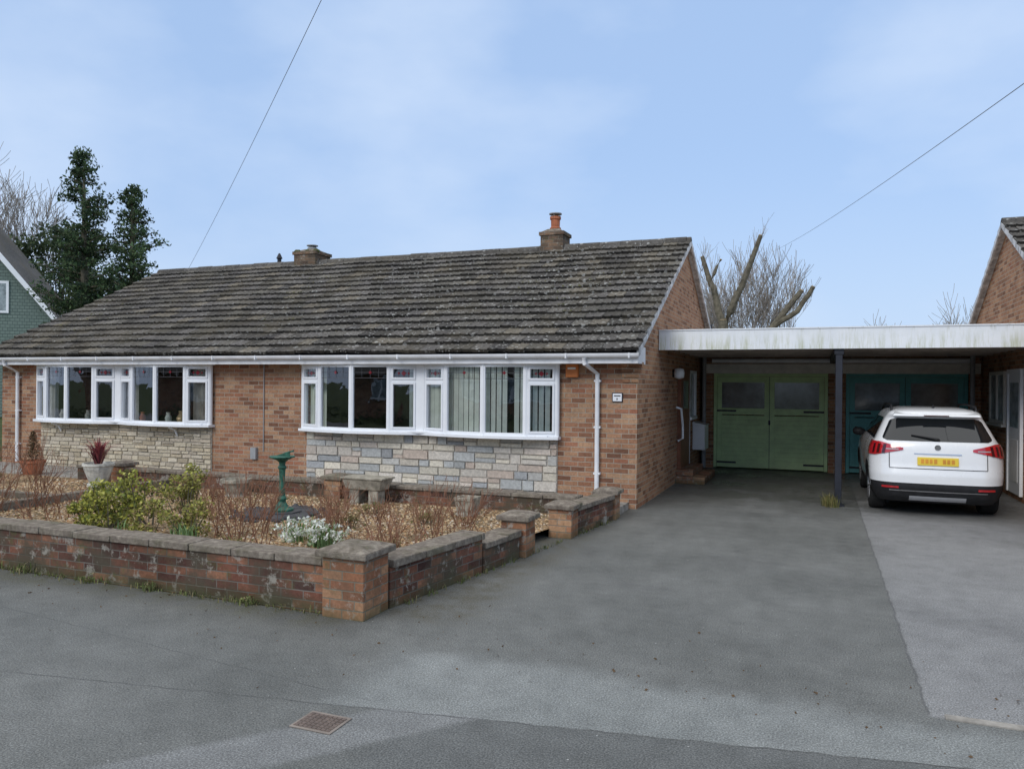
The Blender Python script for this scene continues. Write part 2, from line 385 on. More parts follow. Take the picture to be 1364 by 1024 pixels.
b = MB(); pier(b, -3.45, 5.33, 0.55, 0.38); pier(b, -3.02, 7.85, 0.46, 0.29); b.build('piers', g, bevel=0.008)
g = empty('brick_garden_wall', (-2.8, 9.8, 0))
b = MB(); wall_run(b, (-2.86, 9.15), (-2.70, 10.35), 0.36); b.build('wall_run', g, bevel=0.008)
b = MB(); pier(b, -2.88, 9.02, 0.42, 0.29); pier(b, -2.70, 10.5, 0.42, 0.27); b.build('piers', g, bevel=0.008)
g = empty('low_planter_wall', (-7, 9.95, 0))
b = MB(); wall_run(b, (-12.2, 10.0), (-6.95, 10.0), 0.36, 0.2, 0.05); wall_run(b, (-6.65, 10.0), (-2.95, 10.0), 0.36, 0.2, 0.05)
b.build('wall_run', g, bevel=0.008)
b = MB(); pier(b, -6.8, 9.98, 0.46, 0.29); pier(b, -11.2, 9.98, 0.46, 0.27); b.build('piers', g, bevel=0.008)

# ------------------------------------------------------------------ bungalow
def tiled_slope(mb, x0, x1, ye, ze, yr, zr, ncourse=17, tw=0.30):
    L = math.hypot(yr-ye, zr-ze); dy = (yr-ye)/L; dz = (zr-ze)/L
    n = Vector((0, -dz, dy)) if yr > ye else Vector((0, dz, -dy))
    if n.z < 0: n = -n
    g = L/ncourse
    prof = [(0, .006), (.02, .018), (.05, .006), (.13, .004), (.16, .016), (.19, .005), (.285, .004), (.294, -.012)]
    def P(x, s, h):
        sag = -.022*math.sin(math.pi*s/L)*(.6+.4*math.sin(x*1.1))+.006*math.sin(x*2.3+s)
        return (x, ye+dy*s+n.y*(h+sag), ze+dz*s+n.z*(h+sag))
    for k in range(ncourse):
        s0 = k*g-0.03; s1 = (k+1)*g+0.03
        off = (k % 2)*tw/2
        x = x0-off
        while x < x1-0.01:
            j = R.uniform(-0.006, 0.012); js = R.uniform(-0.010, 0.010); v = R.uniform(0.62, 1.38)
            base = (0.118*v, 0.110*v, 0.101*v*R.uniform(0.94, 1.04))
            if R.random() < 0.08: base = (0.18, 0.16, 0.13)
            pts = [(max(x0, min(x1, x+px)), ph) for px, ph in prof]
            vs = []
            for px, ph in pts:
                vs.append(P(px, s0+js, ph+0.056+j)); vs.append(P(px, s1, ph+0.008)); vs.append(P(px, s0+js, ph+0.008+j))
            fs = []
            for i in range(len(pts)-1):
                a = i*3; c = (i+1)*3
                if pts[i+1][0]-pts[i][0] < 1e-4: continue
                fs.append((a, c, c+1, a+1))
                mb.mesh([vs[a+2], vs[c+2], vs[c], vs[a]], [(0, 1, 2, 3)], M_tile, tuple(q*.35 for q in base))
            e = (len(pts)-1)*3
            fs.append((0, 1, 2)); fs.append((e, e+2, e+1))
            mb.mesh(vs, fs, M_tile, base)
            x += tw
    Q = lambda x, s, h: (x, ye+dy*s+n.y*h, ze+dz*s+n.z*h)
    mb.face([Q(x0, -0.02, -0.03), Q(x1, -0.02, -0.03), Q(x1, L, -0.03), Q(x0, L, -0.03)], M_dark)

def glazing(mb, mg, A, B, z0, z1, transom=None, casement=False):
    L = math.hypot(B[0]-A[0], B[1]-A[1]); f = 0.038; t = 0.035
    mb.obox(A, B, 0, f, -t, t, z0, z1, M_upvc); mb.obox(A, B, L-f, L, -t, t, z0, z1, M_upvc)
    mb.obox(A, B, f, L-f, -t+.001, t-.001, z0, z0+f+.01, M_upvc); mb.obox(A, B, f, L-f, -t+.001, t-.001, z1-f, z1, M_upvc)
    lights = [(z0+f+.01, z1-f)]
    if transom:
        mb.obox(A, B, f, L-f, -t+.001, t-.001, transom-.025, transom+.025, M_upvc)
        lights = [(z0+f+.01, transom-.025), (transom+.025, z1-f)]
    for a, c in lights:
        if casement:
            q = 0.032; tt = 0.05
            mb.obox(A, B, f, f+q, -t, tt, a, c, M_upvc); mb.obox(A, B, L-f-q, L-f, -t, tt, a, c, M_upvc)
            mb.obox(A, B, f+q, L-f-q, -t, tt-.001, a, a+q, M_upvc); mb.obox(A, B, f+q, L-f-q, -t, tt-.001, c-q, c, M_upvc)
    nx = (B[1]-A[1])/L; ny = -(B[0]-A[0])/L
    dx, dy = (B[0]-A[0])/L, (B[1]-A[1])/L
    tl = R.uniform(-.006, .006)
    mg.face([(A[0], A[1]+tl, z0), (B[0], B[1]-tl, z0), (B[0], B[1]-tl*.5, z1), (A[0], A[1]+tl*.5, z1)], M_glass)
    def leading(s0, s1, zz0, zz1, red=True):
        sm = (s0+s1)/2; zm = (zz0+zz1)/2; w = 0.003
        for sx in (s0+(s1-s0)*0.25, sm, s0+(s1-s0)*0.75): mb.obox(A, B, sx-w, sx+w, .009, .013, zz0, zz1, M_lead)
        mb.obox(A, B, s0, s1, .009, .0135, zm-w, zm+w, M_lead)
        r = min(0.045, (zz1-zz0)*0.34)
        for k in (-1, 0, 1):
            if not red and k: continue
            sc = sm+k*(s1-s0)*0.25; rr = r if k == 0 else r*0.5
            if not red: rr *= .7
            pp = [(sc-rr, zm), (sc, zm-rr), (sc+rr, zm), (sc, zm+rr)]
            mb.face([(A[0]+dx*s+nx*.016, A[1]+dy*s+ny*.016, z) for s, z in pp], M_redglass)
    if transom:
        a, c = lights[1]; q = 0.035 if casement else 0
        leading(f+q, L-f-q, a+q, c-q)
    else:
        leading(f, L-f, z0+(z1-z0)*.80, z1-f, False); mb.obox(A, B, f, L-f, .009, .013, z0+(z1-z0)*.80-.003, z0+(z1-z0)*.80+.003, M_lead)

def bay(mb, mg, x0, x1, Y, z0, z1, proj=0.30):
    W = (x1-x0-0.14)/2
    groups = [(x0, x0+W), (x1-W, x1)]
    allp = []
    for (a, c) in groups:
        fr = [0, .2, .5, .8, 1]; pj = [0.07, proj*0.74, proj, proj*0.74, 0.07]
        pts = [(a+(c-a)*f, Y-p) for f, p in zip(fr, pj)]
        allp.append(pts)
        for i in range(4):
            outer = i in (0, 3)
            glazing(mb, mg, pts[i], pts[i+1], z0, z1, z0+(z1-z0)*0.76 if outer else None, outer)
        for p in pts: mb.lathe(p[0], p[1], [(0.045, z0-.002), (0.045, z1+.002)], 10, M_upvc)
    a, c = groups[0][1], groups[1][0]
    mb.box(a, c, Y-0.12, Y-0.04, z0, z1, M_upvc)
    for zz0, zz1, o in ((z0-0.045, z0, 0.09), (z1, z1+0.06, 0.05)):
        for pts in allp:
            ex = [(pts[0][0]-(.05 if pts is allp[0] else .07), pts[0][1])]+pts[1:4]+[(pts[4][0]+(.05 if pts is allp[1] else .07), pts[4][1])]
            for i in range(4):
                A, B = ex[i], ex[i+1]
                q = [(A[0], A[1]-o), (B[0], B[1]-o), (B[0], Y+0.02), (A[0], Y+0.02)]
                mb.hexa([(u, v, zz0) for u, v in q]+[(u, v, zz1) for u, v in q], M_upvc)

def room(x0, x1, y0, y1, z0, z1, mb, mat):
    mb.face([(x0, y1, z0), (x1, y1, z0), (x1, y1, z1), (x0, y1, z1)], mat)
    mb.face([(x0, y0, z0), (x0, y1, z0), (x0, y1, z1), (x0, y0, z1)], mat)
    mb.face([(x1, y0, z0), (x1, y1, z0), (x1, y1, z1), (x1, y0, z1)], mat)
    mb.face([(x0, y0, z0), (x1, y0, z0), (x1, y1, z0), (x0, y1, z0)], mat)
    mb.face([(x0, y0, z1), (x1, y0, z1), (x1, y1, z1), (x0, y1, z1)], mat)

def stone_panel(mb, x0, x1, Y, z0, z1, pal, rh, wr, proud=0.05):
    mb.face([(x0, Y-0.012, z0), (x1, Y-0.012, z0), (x1, Y-0.012, z1), (x0, Y-0.012, z1)], M_stones, (0.50, 0.47, 0.42))
    z = z0
    while z < z1-0.02:
        h = R.uniform(*rh)
        if z+h > z1-0.05: h = z1-z
        x = x0
        while x < x1-0.01:
            w = R.uniform(*wr)
            if x+w > x1-0.08: w = x1-x
            subs = [(z, z+h)]
            if h > rh[0]*1.5 and R.random() < 0.5:
                k = z+h*R.uniform(0.4, 0.6); subs = [(z, k), (k, z+h)]
            for a, c in subs:
                p = proud*R.uniform(0.6, 1.0); g = 0.006; e = 0.006
                col = R.choice(pal); v = R.uniform(0.85, 1.15); col = tuple(q*v for q in col)
                x0_, x1_ = x+g, x+w-g; a_, c_ = a+g, c-g
                J = lambda: R.uniform(-0.004, 0.004)
                vs = [(x0_, Y-.01, a_), (x1_, Y-.01, a_), (x1_, Y-.01, c_), (x0_, Y-.01, c_),
                      (x0_+e+J(), Y-p, a_+e+J()), (x1_-e+J(), Y-p, a_+e+J()), (x1_-e+J(), Y-p+J(), c_-e+J()), (x0_+e+J(), Y-p+J(), c_-e+J())]
                mb.mesh(vs, [(4, 5, 6, 7), (0, 1, 5, 4), (1, 2, 6, 5), (2, 3, 7, 6), (3, 0, 4, 7)], M_stones, col)
            x += w
        z += h

FY = 11.4; EY = 10.93; EZ = 2.345; RY = 15.76; RZ = 4.76; BY = 20.1
def bungalow(name, x0, x1, bays, panels):
    g = empty(name, ((x0+x1)/2, 15.7, 0))
    zt = 2.22; sill = 1.05; head = 2.16
    b = MB()
    xs = x0
    for (a, c) in bays:
        b.face([(xs, FY, -.02), (a+.1, FY, -.02), (a+.1, FY, zt), (xs, FY, zt)], M_brick)
        b.face([(a+.1, FY, -.02), (c-.1, FY, -.02), (c-.1, FY, sill-.02), (a+.1, FY, sill-.02)], M_brick)
        b.face([(a+.1, FY, head+.03), (c-.1, FY, head+.03), (c-.1, FY, zt), (a+.1, FY, zt)], M_brick)
        xs = c-.1
    b.face([(xs, FY, -.02), (x1, FY, -.02), (x1, FY, zt), (xs, FY, zt)], M_brick)
    slope = (RZ-EZ)/(RY-EY)
    for X in (x0, x1):
        z1 = EZ+slope*(FY-EY)-0.03
        b.face([(X, FY, -.02), (X, BY, -.02), (X, BY, z1), (X, RY, RZ-0.04), (X, FY, z1)], M_brick2)
    b.face([(x0, BY, -.02), (x1, BY, -.02), (x1, BY, 2.5), (x0, BY, 2.5)], M_brick)
    b.build('walls', g)
    b = MB(); xa, xb = x0-0.12, x1+0.12
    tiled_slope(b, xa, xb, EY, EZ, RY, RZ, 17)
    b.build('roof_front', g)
    b = MB(); by = 2*RY-EY
    b.face([(xa, RY, RZ+.03), (xb, RY, RZ+.03), (xb, by, EZ+.03), (xa, by, EZ+.03)], M_tile, (0.09, 0.083, 0.075))
    b.build('roof_back', g)
    b = MB(); x = xa
    while x < xb-0.02:
        e = min(xb, x+0.45); v = R.uniform(0.8, 1.2); dz = R.uniform(-.008, .008)
        b.tube([(x+.004, RY, RZ-0.02+dz), (e-.004, RY, RZ-0.02+dz)], 0.11, 10, M_tile, (0.12*v, 0.113*v, 0.105*v)); x = e
    b.build('ridge_tiles', g)
    b = MB()
    for X0, X1 in ((xa-.006, xa+.03), (xb-.03, xb+.006)):
        for (ya, yb) in ((EY, RY), (by, RY)):
            n = 17
            for k in range(n):
                p = k/n; q = (k+1)/n
                y_0 = ya+(yb-ya)*p; y_1 = ya+(yb-ya)*q; z_0 = EZ+(RZ-EZ)*p; z_1 = EZ+(RZ-EZ)*q
                b.hexa([(X0, y_0, z_0-.085), (X1, y_0, z_0-.085), (X1, y_1, z_1-.085), (X0, y_1, z_1-.085),
                        (X0, y_0, z_0+.038), (X1, y_0, z_0+.038), (X1, y_1, z_1+.0), (X0, y_1, z_1+.0)], M_verge)
    for X0, X1 in ((xa+.03, x0), (x1, xb-.03)):
        for (ya, yb) in ((EY+.1, RY), (by, RY)):
            b.face([(X0, ya, EZ-.02), (X1, ya, EZ-.02), (X1, yb, RZ-.04), (X0, yb, RZ-.04)], M_verge)
    b.build('verge', g)
    b = MB()
    b.box(xa+.03, xb-.03, EY+.11, FY-.002, 2.185, 2.20, M_soffit)
    b.box(xa+.03, xb-.03, EY+.085, EY+.11, 2.17, 2.345, M_gutter)
    for X0, X1 in ((xa+.028, x0-.001), (x1+.001, xb-.028)):
        b.box(X0, X1, EY+.11, FY+.12, 2.17, 2.42, M_gutter)
    b.build('eaves_boards', g)
    b = MB(); n = 8; vs = []
    for X in (xa, xb):
        for k in range(n+1):
            t = math.pi*k/n; vs.append((X, EY+.03-math.cos(t)*.055, 2.315-math.sin(t)*.065))
    fs = [(k, k+1, n+2+k, n+1+k) for k in range(n)]+[tuple(range(n+1)), tuple(range(2*n+1, n, -1))]
    b.mesh(vs, fs, M_gutter); b.build('gutter', g)
    b = MB(); X = xa+0.6
    while X < xb:
        b.box(X-.012, X+.012, EY-.03, EY+.085, 2.245, 2.32, M_gutter); X += 0.95
    b.build('gutter_brackets', g)
    for i, (a, c) in enumerate(bays):
        b = MB(); mg = MB(); bay(b, mg, a, c, FY, sill, head)
        b.build('bay_window_frame', g, bevel=0.004); mg.build('bay_window_glass', g)
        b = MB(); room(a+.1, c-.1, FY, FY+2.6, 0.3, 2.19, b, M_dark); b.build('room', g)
        b = MB(); pal, rh, wr = panels[i]; stone_panel(b, a+.03, c-.0, FY, 0.0, sill-.05, pal, rh, wr); b.build('stone_panel', g)
    return g
pal_main = [(0.38, 0.39, 0.395), (0.44, 0.45, 0.44), (0.58, 0.53, 0.45), (0.66, 0.61, 0.51), (0.54, 0.45, 0.38), (0.70, 0.64, 0.53), (0.50, 0.49, 0.46), (0.60, 0.53, 0.46), (0.64, 0.59, 0.52)]
pal_n = [(0.55, 0.47, 0.34), (0.60, 0.53, 0.40), (0.47, 0.40, 0.29), (0.64, 0.57, 0.45), (0.53, 0.46, 0.36)]
H = bungalow('brick_bungalow', -16.3, -2.5, [(-15.1, -10.55), (-8.44, -3.74)], [(pal_n, (0.06, 0.11), (0.12, 0.34)), (pal_main, (0.09, 0.19), (0.16, 0.48))])
H2 = bungalow('brick_bungalow', 3.1, 16.9, [(4.3, 8.9)], [(pal_n, (0.08, 0.13), (0.2, 0.45))])

# window furnishings
def bowy(x, x0, x1):
    t = min(1, max(0, (x-x0)/(x1-x0))); return FY-.03-.15*math.sin(math.pi*t)
b = MB()
x = -5.95
while x < -3.9:
    a = R.uniform(0.12, 0.38); y = bowy(x, -6.02, -3.8)
    if not (-4.60 < x < -4.45):
        b.face([(x, y, 1.08), (x+0.076*math.cos(a), y+0.076*math.sin(a), 1.08), (x+0.076*math.cos(a), y+0.076*math.sin(a), 2.15), (x, y, 2.15)], M_blind)
    x += 0.096
b.build('vertical_blinds', H)
def curtain(mb, x0, x1, y, mat, z0=1.02, z1=2.15):
    n = max(6, int((x1-x0)/0.03)); pr = None
    for i in range(n+1):
        xx = x0+(x1-x0)*i/n; yy = y+0.03*math.sin(i*1.5)
        if pr: mb.face([(pr[0], pr[1], z0), (xx, yy, z0), (xx, yy, z1), (pr[0], pr[1], z1)], mat)
        pr = (xx, yy)
b = MB(); curtain(b, -8.33, -7.98, 11.38, M_blind); curtain(b, -6.35, -6.12, 11.38, M_blind)
curtain(b, -15.0, -14.6, 11.38, M_net); curtain(b, -13.1, -12.85, 11.38, M_net); curtain(b, -11.0, -10.66, 11.38, M_curtain); curtain(b, -12.7, -12.4, 11.38, M_net)
b.build('curtains', H)
b = MB()
b.box(-15.0, -10.65, 11.2, 11.5, 1.04, 1.065, M_upvc); b.box(-8.3, -3.85, 11.2, 11.5, 1.04, 1.065, M_upvc)
for (x, s, mt) in ((-14.3, 1, M_whitepot), (-12.15, .8, M_terra), (-11.5, .9, M_blind), (-11.15, 1.6, M_cutwood), (-13.6, .9, M_whitepot)):
    b.lathe(x, 11.27, [(0.035*s, 1.066), (0.06*s, 1.1), (0.075*s, 1.16), (0.04*s, 1.2+.03*s), (0.05*s, 1.22+.05*s)], 12, mt)
b.build('window_ornaments', H)

b = MB()
def downpipe(mb, x, sgn):
    mb.tube([(x-0.1*sgn, EY+.03, 2.25), (x-0.1*sgn, EY+.05, 2.17), (x, FY-.06, 2.02), (x, FY-.06, 0.14)], 0.034, 10, M_gutter)
    for z in (1.9, 1.2, 0.5): mb.box(x-.05, x+.05, FY-.075, FY-.001, z, z+.03, M_gutter)
downpipe(b, -3.1, 1); downpipe(b, -15.75, -1); b.build('downpipes', H, smooth=False)
b = MB(); b.box(-3.60, -3.41, FY-.07, FY-.002, 1.97, 2.17, M_orange); b.box(-3.57, -3.44, FY-.073, FY-.0705, 2.09, 2.12, M_cream); b.build('alarm_box', H, bevel=0.012)
b = MB(); b.box(-2.88, -2.72, FY-.02, FY-.002, 1.60, 1.74, M_black); b.box(-2.868, -2.732, FY-.024, FY-.0205, 1.612, 1.728, M_upvc)
b.box(-2.81, -2.795, FY-.027, FY-.0245, 1.63, 1.66, M_black); b.box(-2.85, -2.75, FY-.027, FY-.0245, 1.685, 1.70, M_black); b.build('number_plaque', H)
b = MB(); b.tube([(-9.36, FY-.015, 2.18), (-9.36, FY-.015, 0.6)], 0.009, 6, M_grey); b.box(-9.62, -9.50, FY-.06, FY-.002, 0.45, 0.66, M_grey); b.build('cable_and_meter', H)
b = MB()
for k in range(4): b.box(-2.72+k*.0, -2.5+.02+.025*k, FY-.03-.03*k, FY-.0, 1.9+.075*k, 1.97+.075*k, M_brick2)
b.build('corbel', H)
b = MB()
for x in (-14.45, -11.35):
    b.hexa([(x-.02, FY-.30, 1.0), (x+.02, FY-.30, 1.0), (x+.02, FY-.05, .98), (x-.02, FY-.05, .98), (x-.02, FY-.32, 1.004), (x+.02, FY-.32, 1.004), (x+.02, FY-.05, 1.004), (x-.02, FY-.05, 1.004)], M_upvc)
    b.tube([(x, FY-.27, 0.99), (x, FY-.12, 0.93), (x, FY-.06, 0.82)], 0.016, 6, M_upvc)
b.build('bay_brackets', H)
def chimney(x, w, zt, pot, potmat, mb):
    mb.box(x-w/2, x+w/2, RY-w/2+.1, RY+w/2+.1, 4.4, zt-.08, M_chim)
    mb.box(x-w/2-.03, x+w/2+.03, RY-w/2+.07, RY+w/2+.13, zt-.155, zt-.08, M_chim)
    mb.hexa([(x-w/2, RY-w/2+.1, zt-.079), (x+w/2, RY-w/2+.1, zt-.079), (x+w/2, RY+w/2+.1, zt-.079), (x-w/2, RY+w/2+.1, zt-.079),
             (x-.13, RY-.03, zt), (x+.13, RY-.03, zt), (x+.13, RY+.23, zt), (x-.13, RY+.23, zt)], M_coping)
    mb.lathe(x, RY+.1, [(0.11, zt-.02), (0.125, zt+.03), (0.095, zt+.06), (0.10, zt+pot*.75), (0.12, zt+pot*.8), (0.12, zt+pot)], 14, potmat)
    mb.lathe(x, RY+.1, [(0.14, zt+pot+.05), (0.14, zt+pot+.07)], 14, M_grey)
    for a in range(4): mb.tube([(x+.1*math.cos(a*1.57), RY+.1+.1*math.sin(a*1.57), zt+pot-.01), (x+.1*math.cos(a*1.57), RY+.1+.1*math.sin(a*1.57), zt+pot+.05)], .008, 5, M_grey)
b = MB(); chimney(-5.3, 0.5, 5.2, 0.28, M_terra, b); b.build('chimney', H)
b = MB(); chimney(-11.6, 0.62, 5.12, 0.04, M_grey, b)
for k in range(14): b.lathe(-11.6+R.uniform(-.3, .3), RY+.1+R.uniform(-.3, .1), [(.06, 5.0), (.07, 5.05), (.03, 5.09)], 7, M_leaf, (.10, .11, .04))
b.build('chimney', H)
b = MB(); b.lathe(-12.75, RY+.3, [(0.05, 4.4), (0.05, 4.98), (0.08, 5.0), (0.02, 5.13)], 10, M_black); b.build('roof_vent', H)
b = MB()
for i in range(1700):
    x = R.uniform(-16.2, -2.4); k = R.randint(0, 16); s = (k+R.uniform(-.08, .02))/17
    y = EY+(RY-EY)*s; z = EZ+(RZ-EZ)*s+0.035; r = R.uniform(.010, .034)
    c = R.choice([(0.12, 0.12, 0.05), (0.08, 0.085, 0.045), (0.15, 0.135, 0.08), (0.40, 0.40, 0.37)])
    b.mesh([(x-r, y, z), (x, y-r, z-.01), (x+r, y, z), (x, y+r, z+.02), (x, y, z+r*.8)], [(0, 1, 4), (1, 2, 4), (2, 3, 4), (3, 0, 4)], M_leaf, c)
b.build('roof_moss', H)

# side door & fittings on gable wall (X=-2.5)
b = MB(); X = -2.5
for y0, y1 in ((14.95, 15.01), (16.06, 16.12), (16.92, 16.98)): b.box(X+.002, X+.07, y0, y1, .25 if y1 < 16.5 else 1.15, 2.17, M_brown if y1 < 16 else M_upvc)
b.box(X+.002, X+.07, 15.01, 16.06, 2.11, 2.17, M_brown); b.box(X+.002, X+.07, 16.12, 16.92, 2.11, 2.17, M_upvc); b.box(X+.002, X+.10, 16.12, 16.92, 1.15, 1.21, M_upvc)
b.box(X+.002, X+.065, 15.01, 16.06, .25, 2.11, M_brown); b.box(X+.002, X+.02, 16.12, 16.92, 1.21, 2.11, M_frost)
b.box(X+.066, X+.072, 15.25, 15.85, 1.4, 1.95, M_gglass)
b.build('side_door', H)
b = MB(); b.box(X+.002, X+.55, 14.75, 16.3, 0.0, 0.14, M_pier); b.box(X+.002, X+.32, 14.85, 16.2, 0.141, 0.26, M_pier); b.build('door_step', H, bevel=.01)
b = MB(); b.tube([(X+.03, 14.62, 1.45), (X+.12, 14.66, 1.42), (X+.12, 14.86, 1.1), (X+.12, 14.88, .85), (X+.03, 14.9, .8)], .022, 8, M_upvc); b.build('grab_rail', H)
b = MB(); b.lathe(X+.12, 14.4, [(0.02, 1.98), (0.085, 2.0), (0.1, 2.08), (0.085, 2.16), (0.02, 2.18)], 14, M_upvc); b.box(X, X+.06, 14.37, 14.43, 2.01, 2.15, M_black); b.build('wall_light', H, smooth=True)
b = MB(); b.box(X+.003, X+.26, 16.9, 17.5, 0.48, 1.0, M_upvc); b.hexa([(X+.003, 16.88, 1.001), (X+.28, 16.88, 1.001), (X+.28, 17.52, 1.001), (X+.003, 17.52, 1.001), (X+.003, 16.88, 1.08), (X+.28, 16.88, 1.02), (X+.28, 17.52, 1.02), (X+.003, 17.52, 1.08)], M_upvc); b.build('meter_box', H, bevel=.008)
b = MB(); b.tube([(X+.12, 17.8, 2.5), (X+.12, 17.8, 0.9), (X+.12, 17.8, 0.02)], .045, 10, M_grey); b.build('drainpipe', H)
b = MB(); b.tube([(X+.0, 18.9, 3.25), (X+.12, 18.9, 3.3), (X+.12, 18.9, 3.15)], .035, 8, M_black); b.build('gable_lamp', H)
# right bungalow side wall details (X=3.1)
b = MB(); X = 3.1
b.box(X-.05, X-.002, 15.85, 17.1, 1.22, 1.28, M_cream); b.box(X-.05, X-.002, 15.85, 17.1, 2.10, 2.16, M_cream)
for y in (15.85, 16.45, 17.05): b.box(X-.048, X-.002, y, y+.06, 1.281, 2.099, M_cream)
b.box(X-.02, X-.003, 15.9, 17.05, 1.28, 2.1, M_frost); b.box(X-.09, X-.002, 15.8, 17.15, 1.17, 1.219, M_cream)
b.build('side_window', H2)
b = MB(); b.box(X-.05, X-.002, 14.65, 14.72, .1, 2.18, M_upvc); b.box(X-.05, X-.002, 15.55, 15.62, .1, 2.18, M_upvc); b.box(X-.05, X-.002, 14.72, 15.55, 2.11, 2.18, M_upvc)
b.box(X-.03, X-.002, 14.72, 15.55, .1, 2.11, M_upvc); b.box(X-.033, X-.0305, 14.84, 15.43, 1.2, 1.95, M_frost); b.box(X-.036, X-.0305, 14.88, 15.39, .3, 1.0, M_soffit); b.build('side_door', H2)
b = MB(); b.tube([(X-.02, 19.0, 3.0), (X-.12, 19.0, 3.05), (X-.12, 19.0, 2.7)], .03, 8, M_black); b.build('gable_lamp', H2)

# ------------------------------------------------------------------ carport and garages
def fascia_mat():
    m = Mt('carport_fascia', 0.55, 0.35)
    co = m.obj(); mp = m.node('ShaderNodeMapping', None, {'Vector': co, 'Scale': (6.0, 6.0, 0.7)}).outputs[0]
    sp = m.node('ShaderNodeSeparateXYZ', None, {0: co})
    c = m.ramp(m.noise(3, 4), [(0.3, (0.74, 0.77, 0.80)), (0.7, (0.84, 0.86, 0.88))])
    k = m.ramp(m.noise(1.6, 6, 0.75, mp), [(0.46, 0), (0.66, 0.85)])
    lo = m.math('MULTIPLY', k, m.step(sp.outputs[2], 2.80, 2.48))
    c = m.mix(lo, c, (0.44, 0.46, 0.28))
    k2 = m.ramp(m.noise(2.4, 6, 0.75, mp), [(0.55, 0), (0.70, 0.6)])
    c = m.mix(m.math('MULTIPLY', k2, m.step(sp.outputs[2], 2.66, 2.77)), c, (0.36, 0.36, 0.24))
    m.col(c); return m.mat
M_fascia = fascia_mat()
M_under = simple('carport_ceiling', (0.44, 0.39, 0.35), 0.9, 0.1, 0.3, 3)
g = empty('carport', (0.3, 15.5, 0))
b = MB(); b.box(-2.49, 3.09, 13.0, 13.04, 2.45, 2.77, M_fascia)
b.box(-2.49, 3.09, 12.985, 13.05, 2.771, 2.79, M_fascia); b.build('front_fascia', g)
b = MB(); b.box(-2.49, 3.09, 13.045, 18.6, 2.62, 2.72, M_under)
y = 13.35
while y < 18: b.box(-2.49, 3.09, y, y+.05, 2.49, 2.619, M_under); y += 0.6
b.build('roof_deck', g)
b = MB(); b.box(0.24, 0.38, 13.05, 17.95, 2.36, 2.489, M_black)
b.box(0.26, 0.36, 13.06, 13.16, 0.0, 2.358, M_black); b.box(0.22, 0.40, 13.02, 13.2, 0.0, 0.02, M_black)
b.build('posts_and_beam', g, bevel=.006)
b = MB(); b.tube([(2.86, 17.6, 2.5), (2.86, 17.6, 0.05)], .045, 10, M_grey); b.tube([(-2.2, 17.75, 2.42), (2.9, 17.75, 2.40)], .05, 10, M_gutter); b.build('rainwater_pipe', g)
g = empty('brick_garage', (0.3, 20.5, 0))
b = MB(); GY = 18.0
b.box(-2.45, -2.2, GY, GY+.22, 0, 2.14, M_brick2); b.box(0.22, 0.56, GY, GY+.22, 0, 2.14, M_brick2); b.box(2.86, 3.08, GY, GY+.22, 0, 2.14, M_brick2)
b.box(-2.45, 3.08, GY, GY+.22, 2.36, 2.6, M_brick2)
b.box(-2.45, -2.25, GY+.23, 23.5, 0, 2.6, M_brick2); b.box(2.9, 3.08, GY+.23, 23.5, 0, 2.6, M_brick2); b.box(-2.25, 2.9, 23.3, 23.5, 0, 2.6, M_brick2)
b.box(-2.45, 3.08, GY+.62, 23.5, 2.601, 2.7, M_under); b.build('walls', g)
b = MB(); b.box(-2.44, 3.07, GY-.03, GY+.2, 2.141, 2.355, M_cream); b.build('lintel_beam', g, bevel=.01)
def door_mat(name, c):
    m = Mt(name, 0.5, 0.4); n = m.noise(5, 5, 0.7)
    cc = m.ramp(n, [(0.3, [x*.85 for x in c]), (0.7, [x*1.12 for x in c])])
    sp = m.node('ShaderNodeSeparateXYZ', None, {0: m.obj()})
    cc = m.mix(m.math('MULTIPLY', m.step(sp.outputs[2], 0.35, 0.0), 0.3), cc, [x*.5 for x in c])
    m.col(cc); return m.mat
M_gdoor = door_mat('green_door_paint', (0.54, 0.72, 0.38)); M_tdoor = door_mat('teal_door_paint', (0.13, 0.40, 0.40))
def garage_door(mb, x0, x1, mat):
    y = GY+.04; ft = .07
    mb.box(x0, x0+ft, y-.04, y+.06, 0.02, 2.139, mat); mb.box(x1-ft, x1, y-.04, y+.06, 0.02, 2.139, mat); mb.box(x0+ft, x1-ft, y-.04, y+.06, 2.07, 2.139, mat)
    xm = (x0+x1)/2
    for a, c in ((x0+ft+.005, xm-.006), (xm+.006, x1-ft-.005)):
        mb.box(a, a+.10, y, y+.045, 0.03, 2.065, mat); mb.box(c-.10, c, y, y+.045, 0.03, 2.065, mat)
        for z0, z1 in ((.03, .2), (1.22, 1.36), (1.94, 2.065)): mb.box(a+.1, c-.1, y+.001, y+.044, z0, z1, mat)
        z = 0.202
        while z < 1.2:
            z1 = min(z+.098, 1.218); mb.box(a+.1, c-.1, y+.014, y+.036, z, z1-.010, mat); mb.box(a+.1, c-.1, y+.030, y+.034, z1-.010, z1, mat); z += .1
        mb.box(a+.1, c-.1, y+.02, y+.03, 1.361, 1.939, M_gglass)
    mb.box(xm-.005, xm+.005, y+.02, y+.04, .03, 2.065, M_black)
    for s, xx in ((1, x0+ft), (-1, x1-ft)):
        for z in (0.14, 1.30):
            q0, q1 = sorted((xx, xx+s*.42)); mb.box(q0, q1, y-.012, y-.001, z-.02, z+.02, M_black)
    mb.box(xm-.02, xm+.02, y-.02, y-.001, 1.0, 1.1, M_black)
b = MB(); garage_door(b, -2.19, 0.21, M_gdoor); b.build('green_garage_door', g)
b = MB(); garage_door(b, 0.57, 2.85, M_tdoor); b.build('teal_garage_door', g)

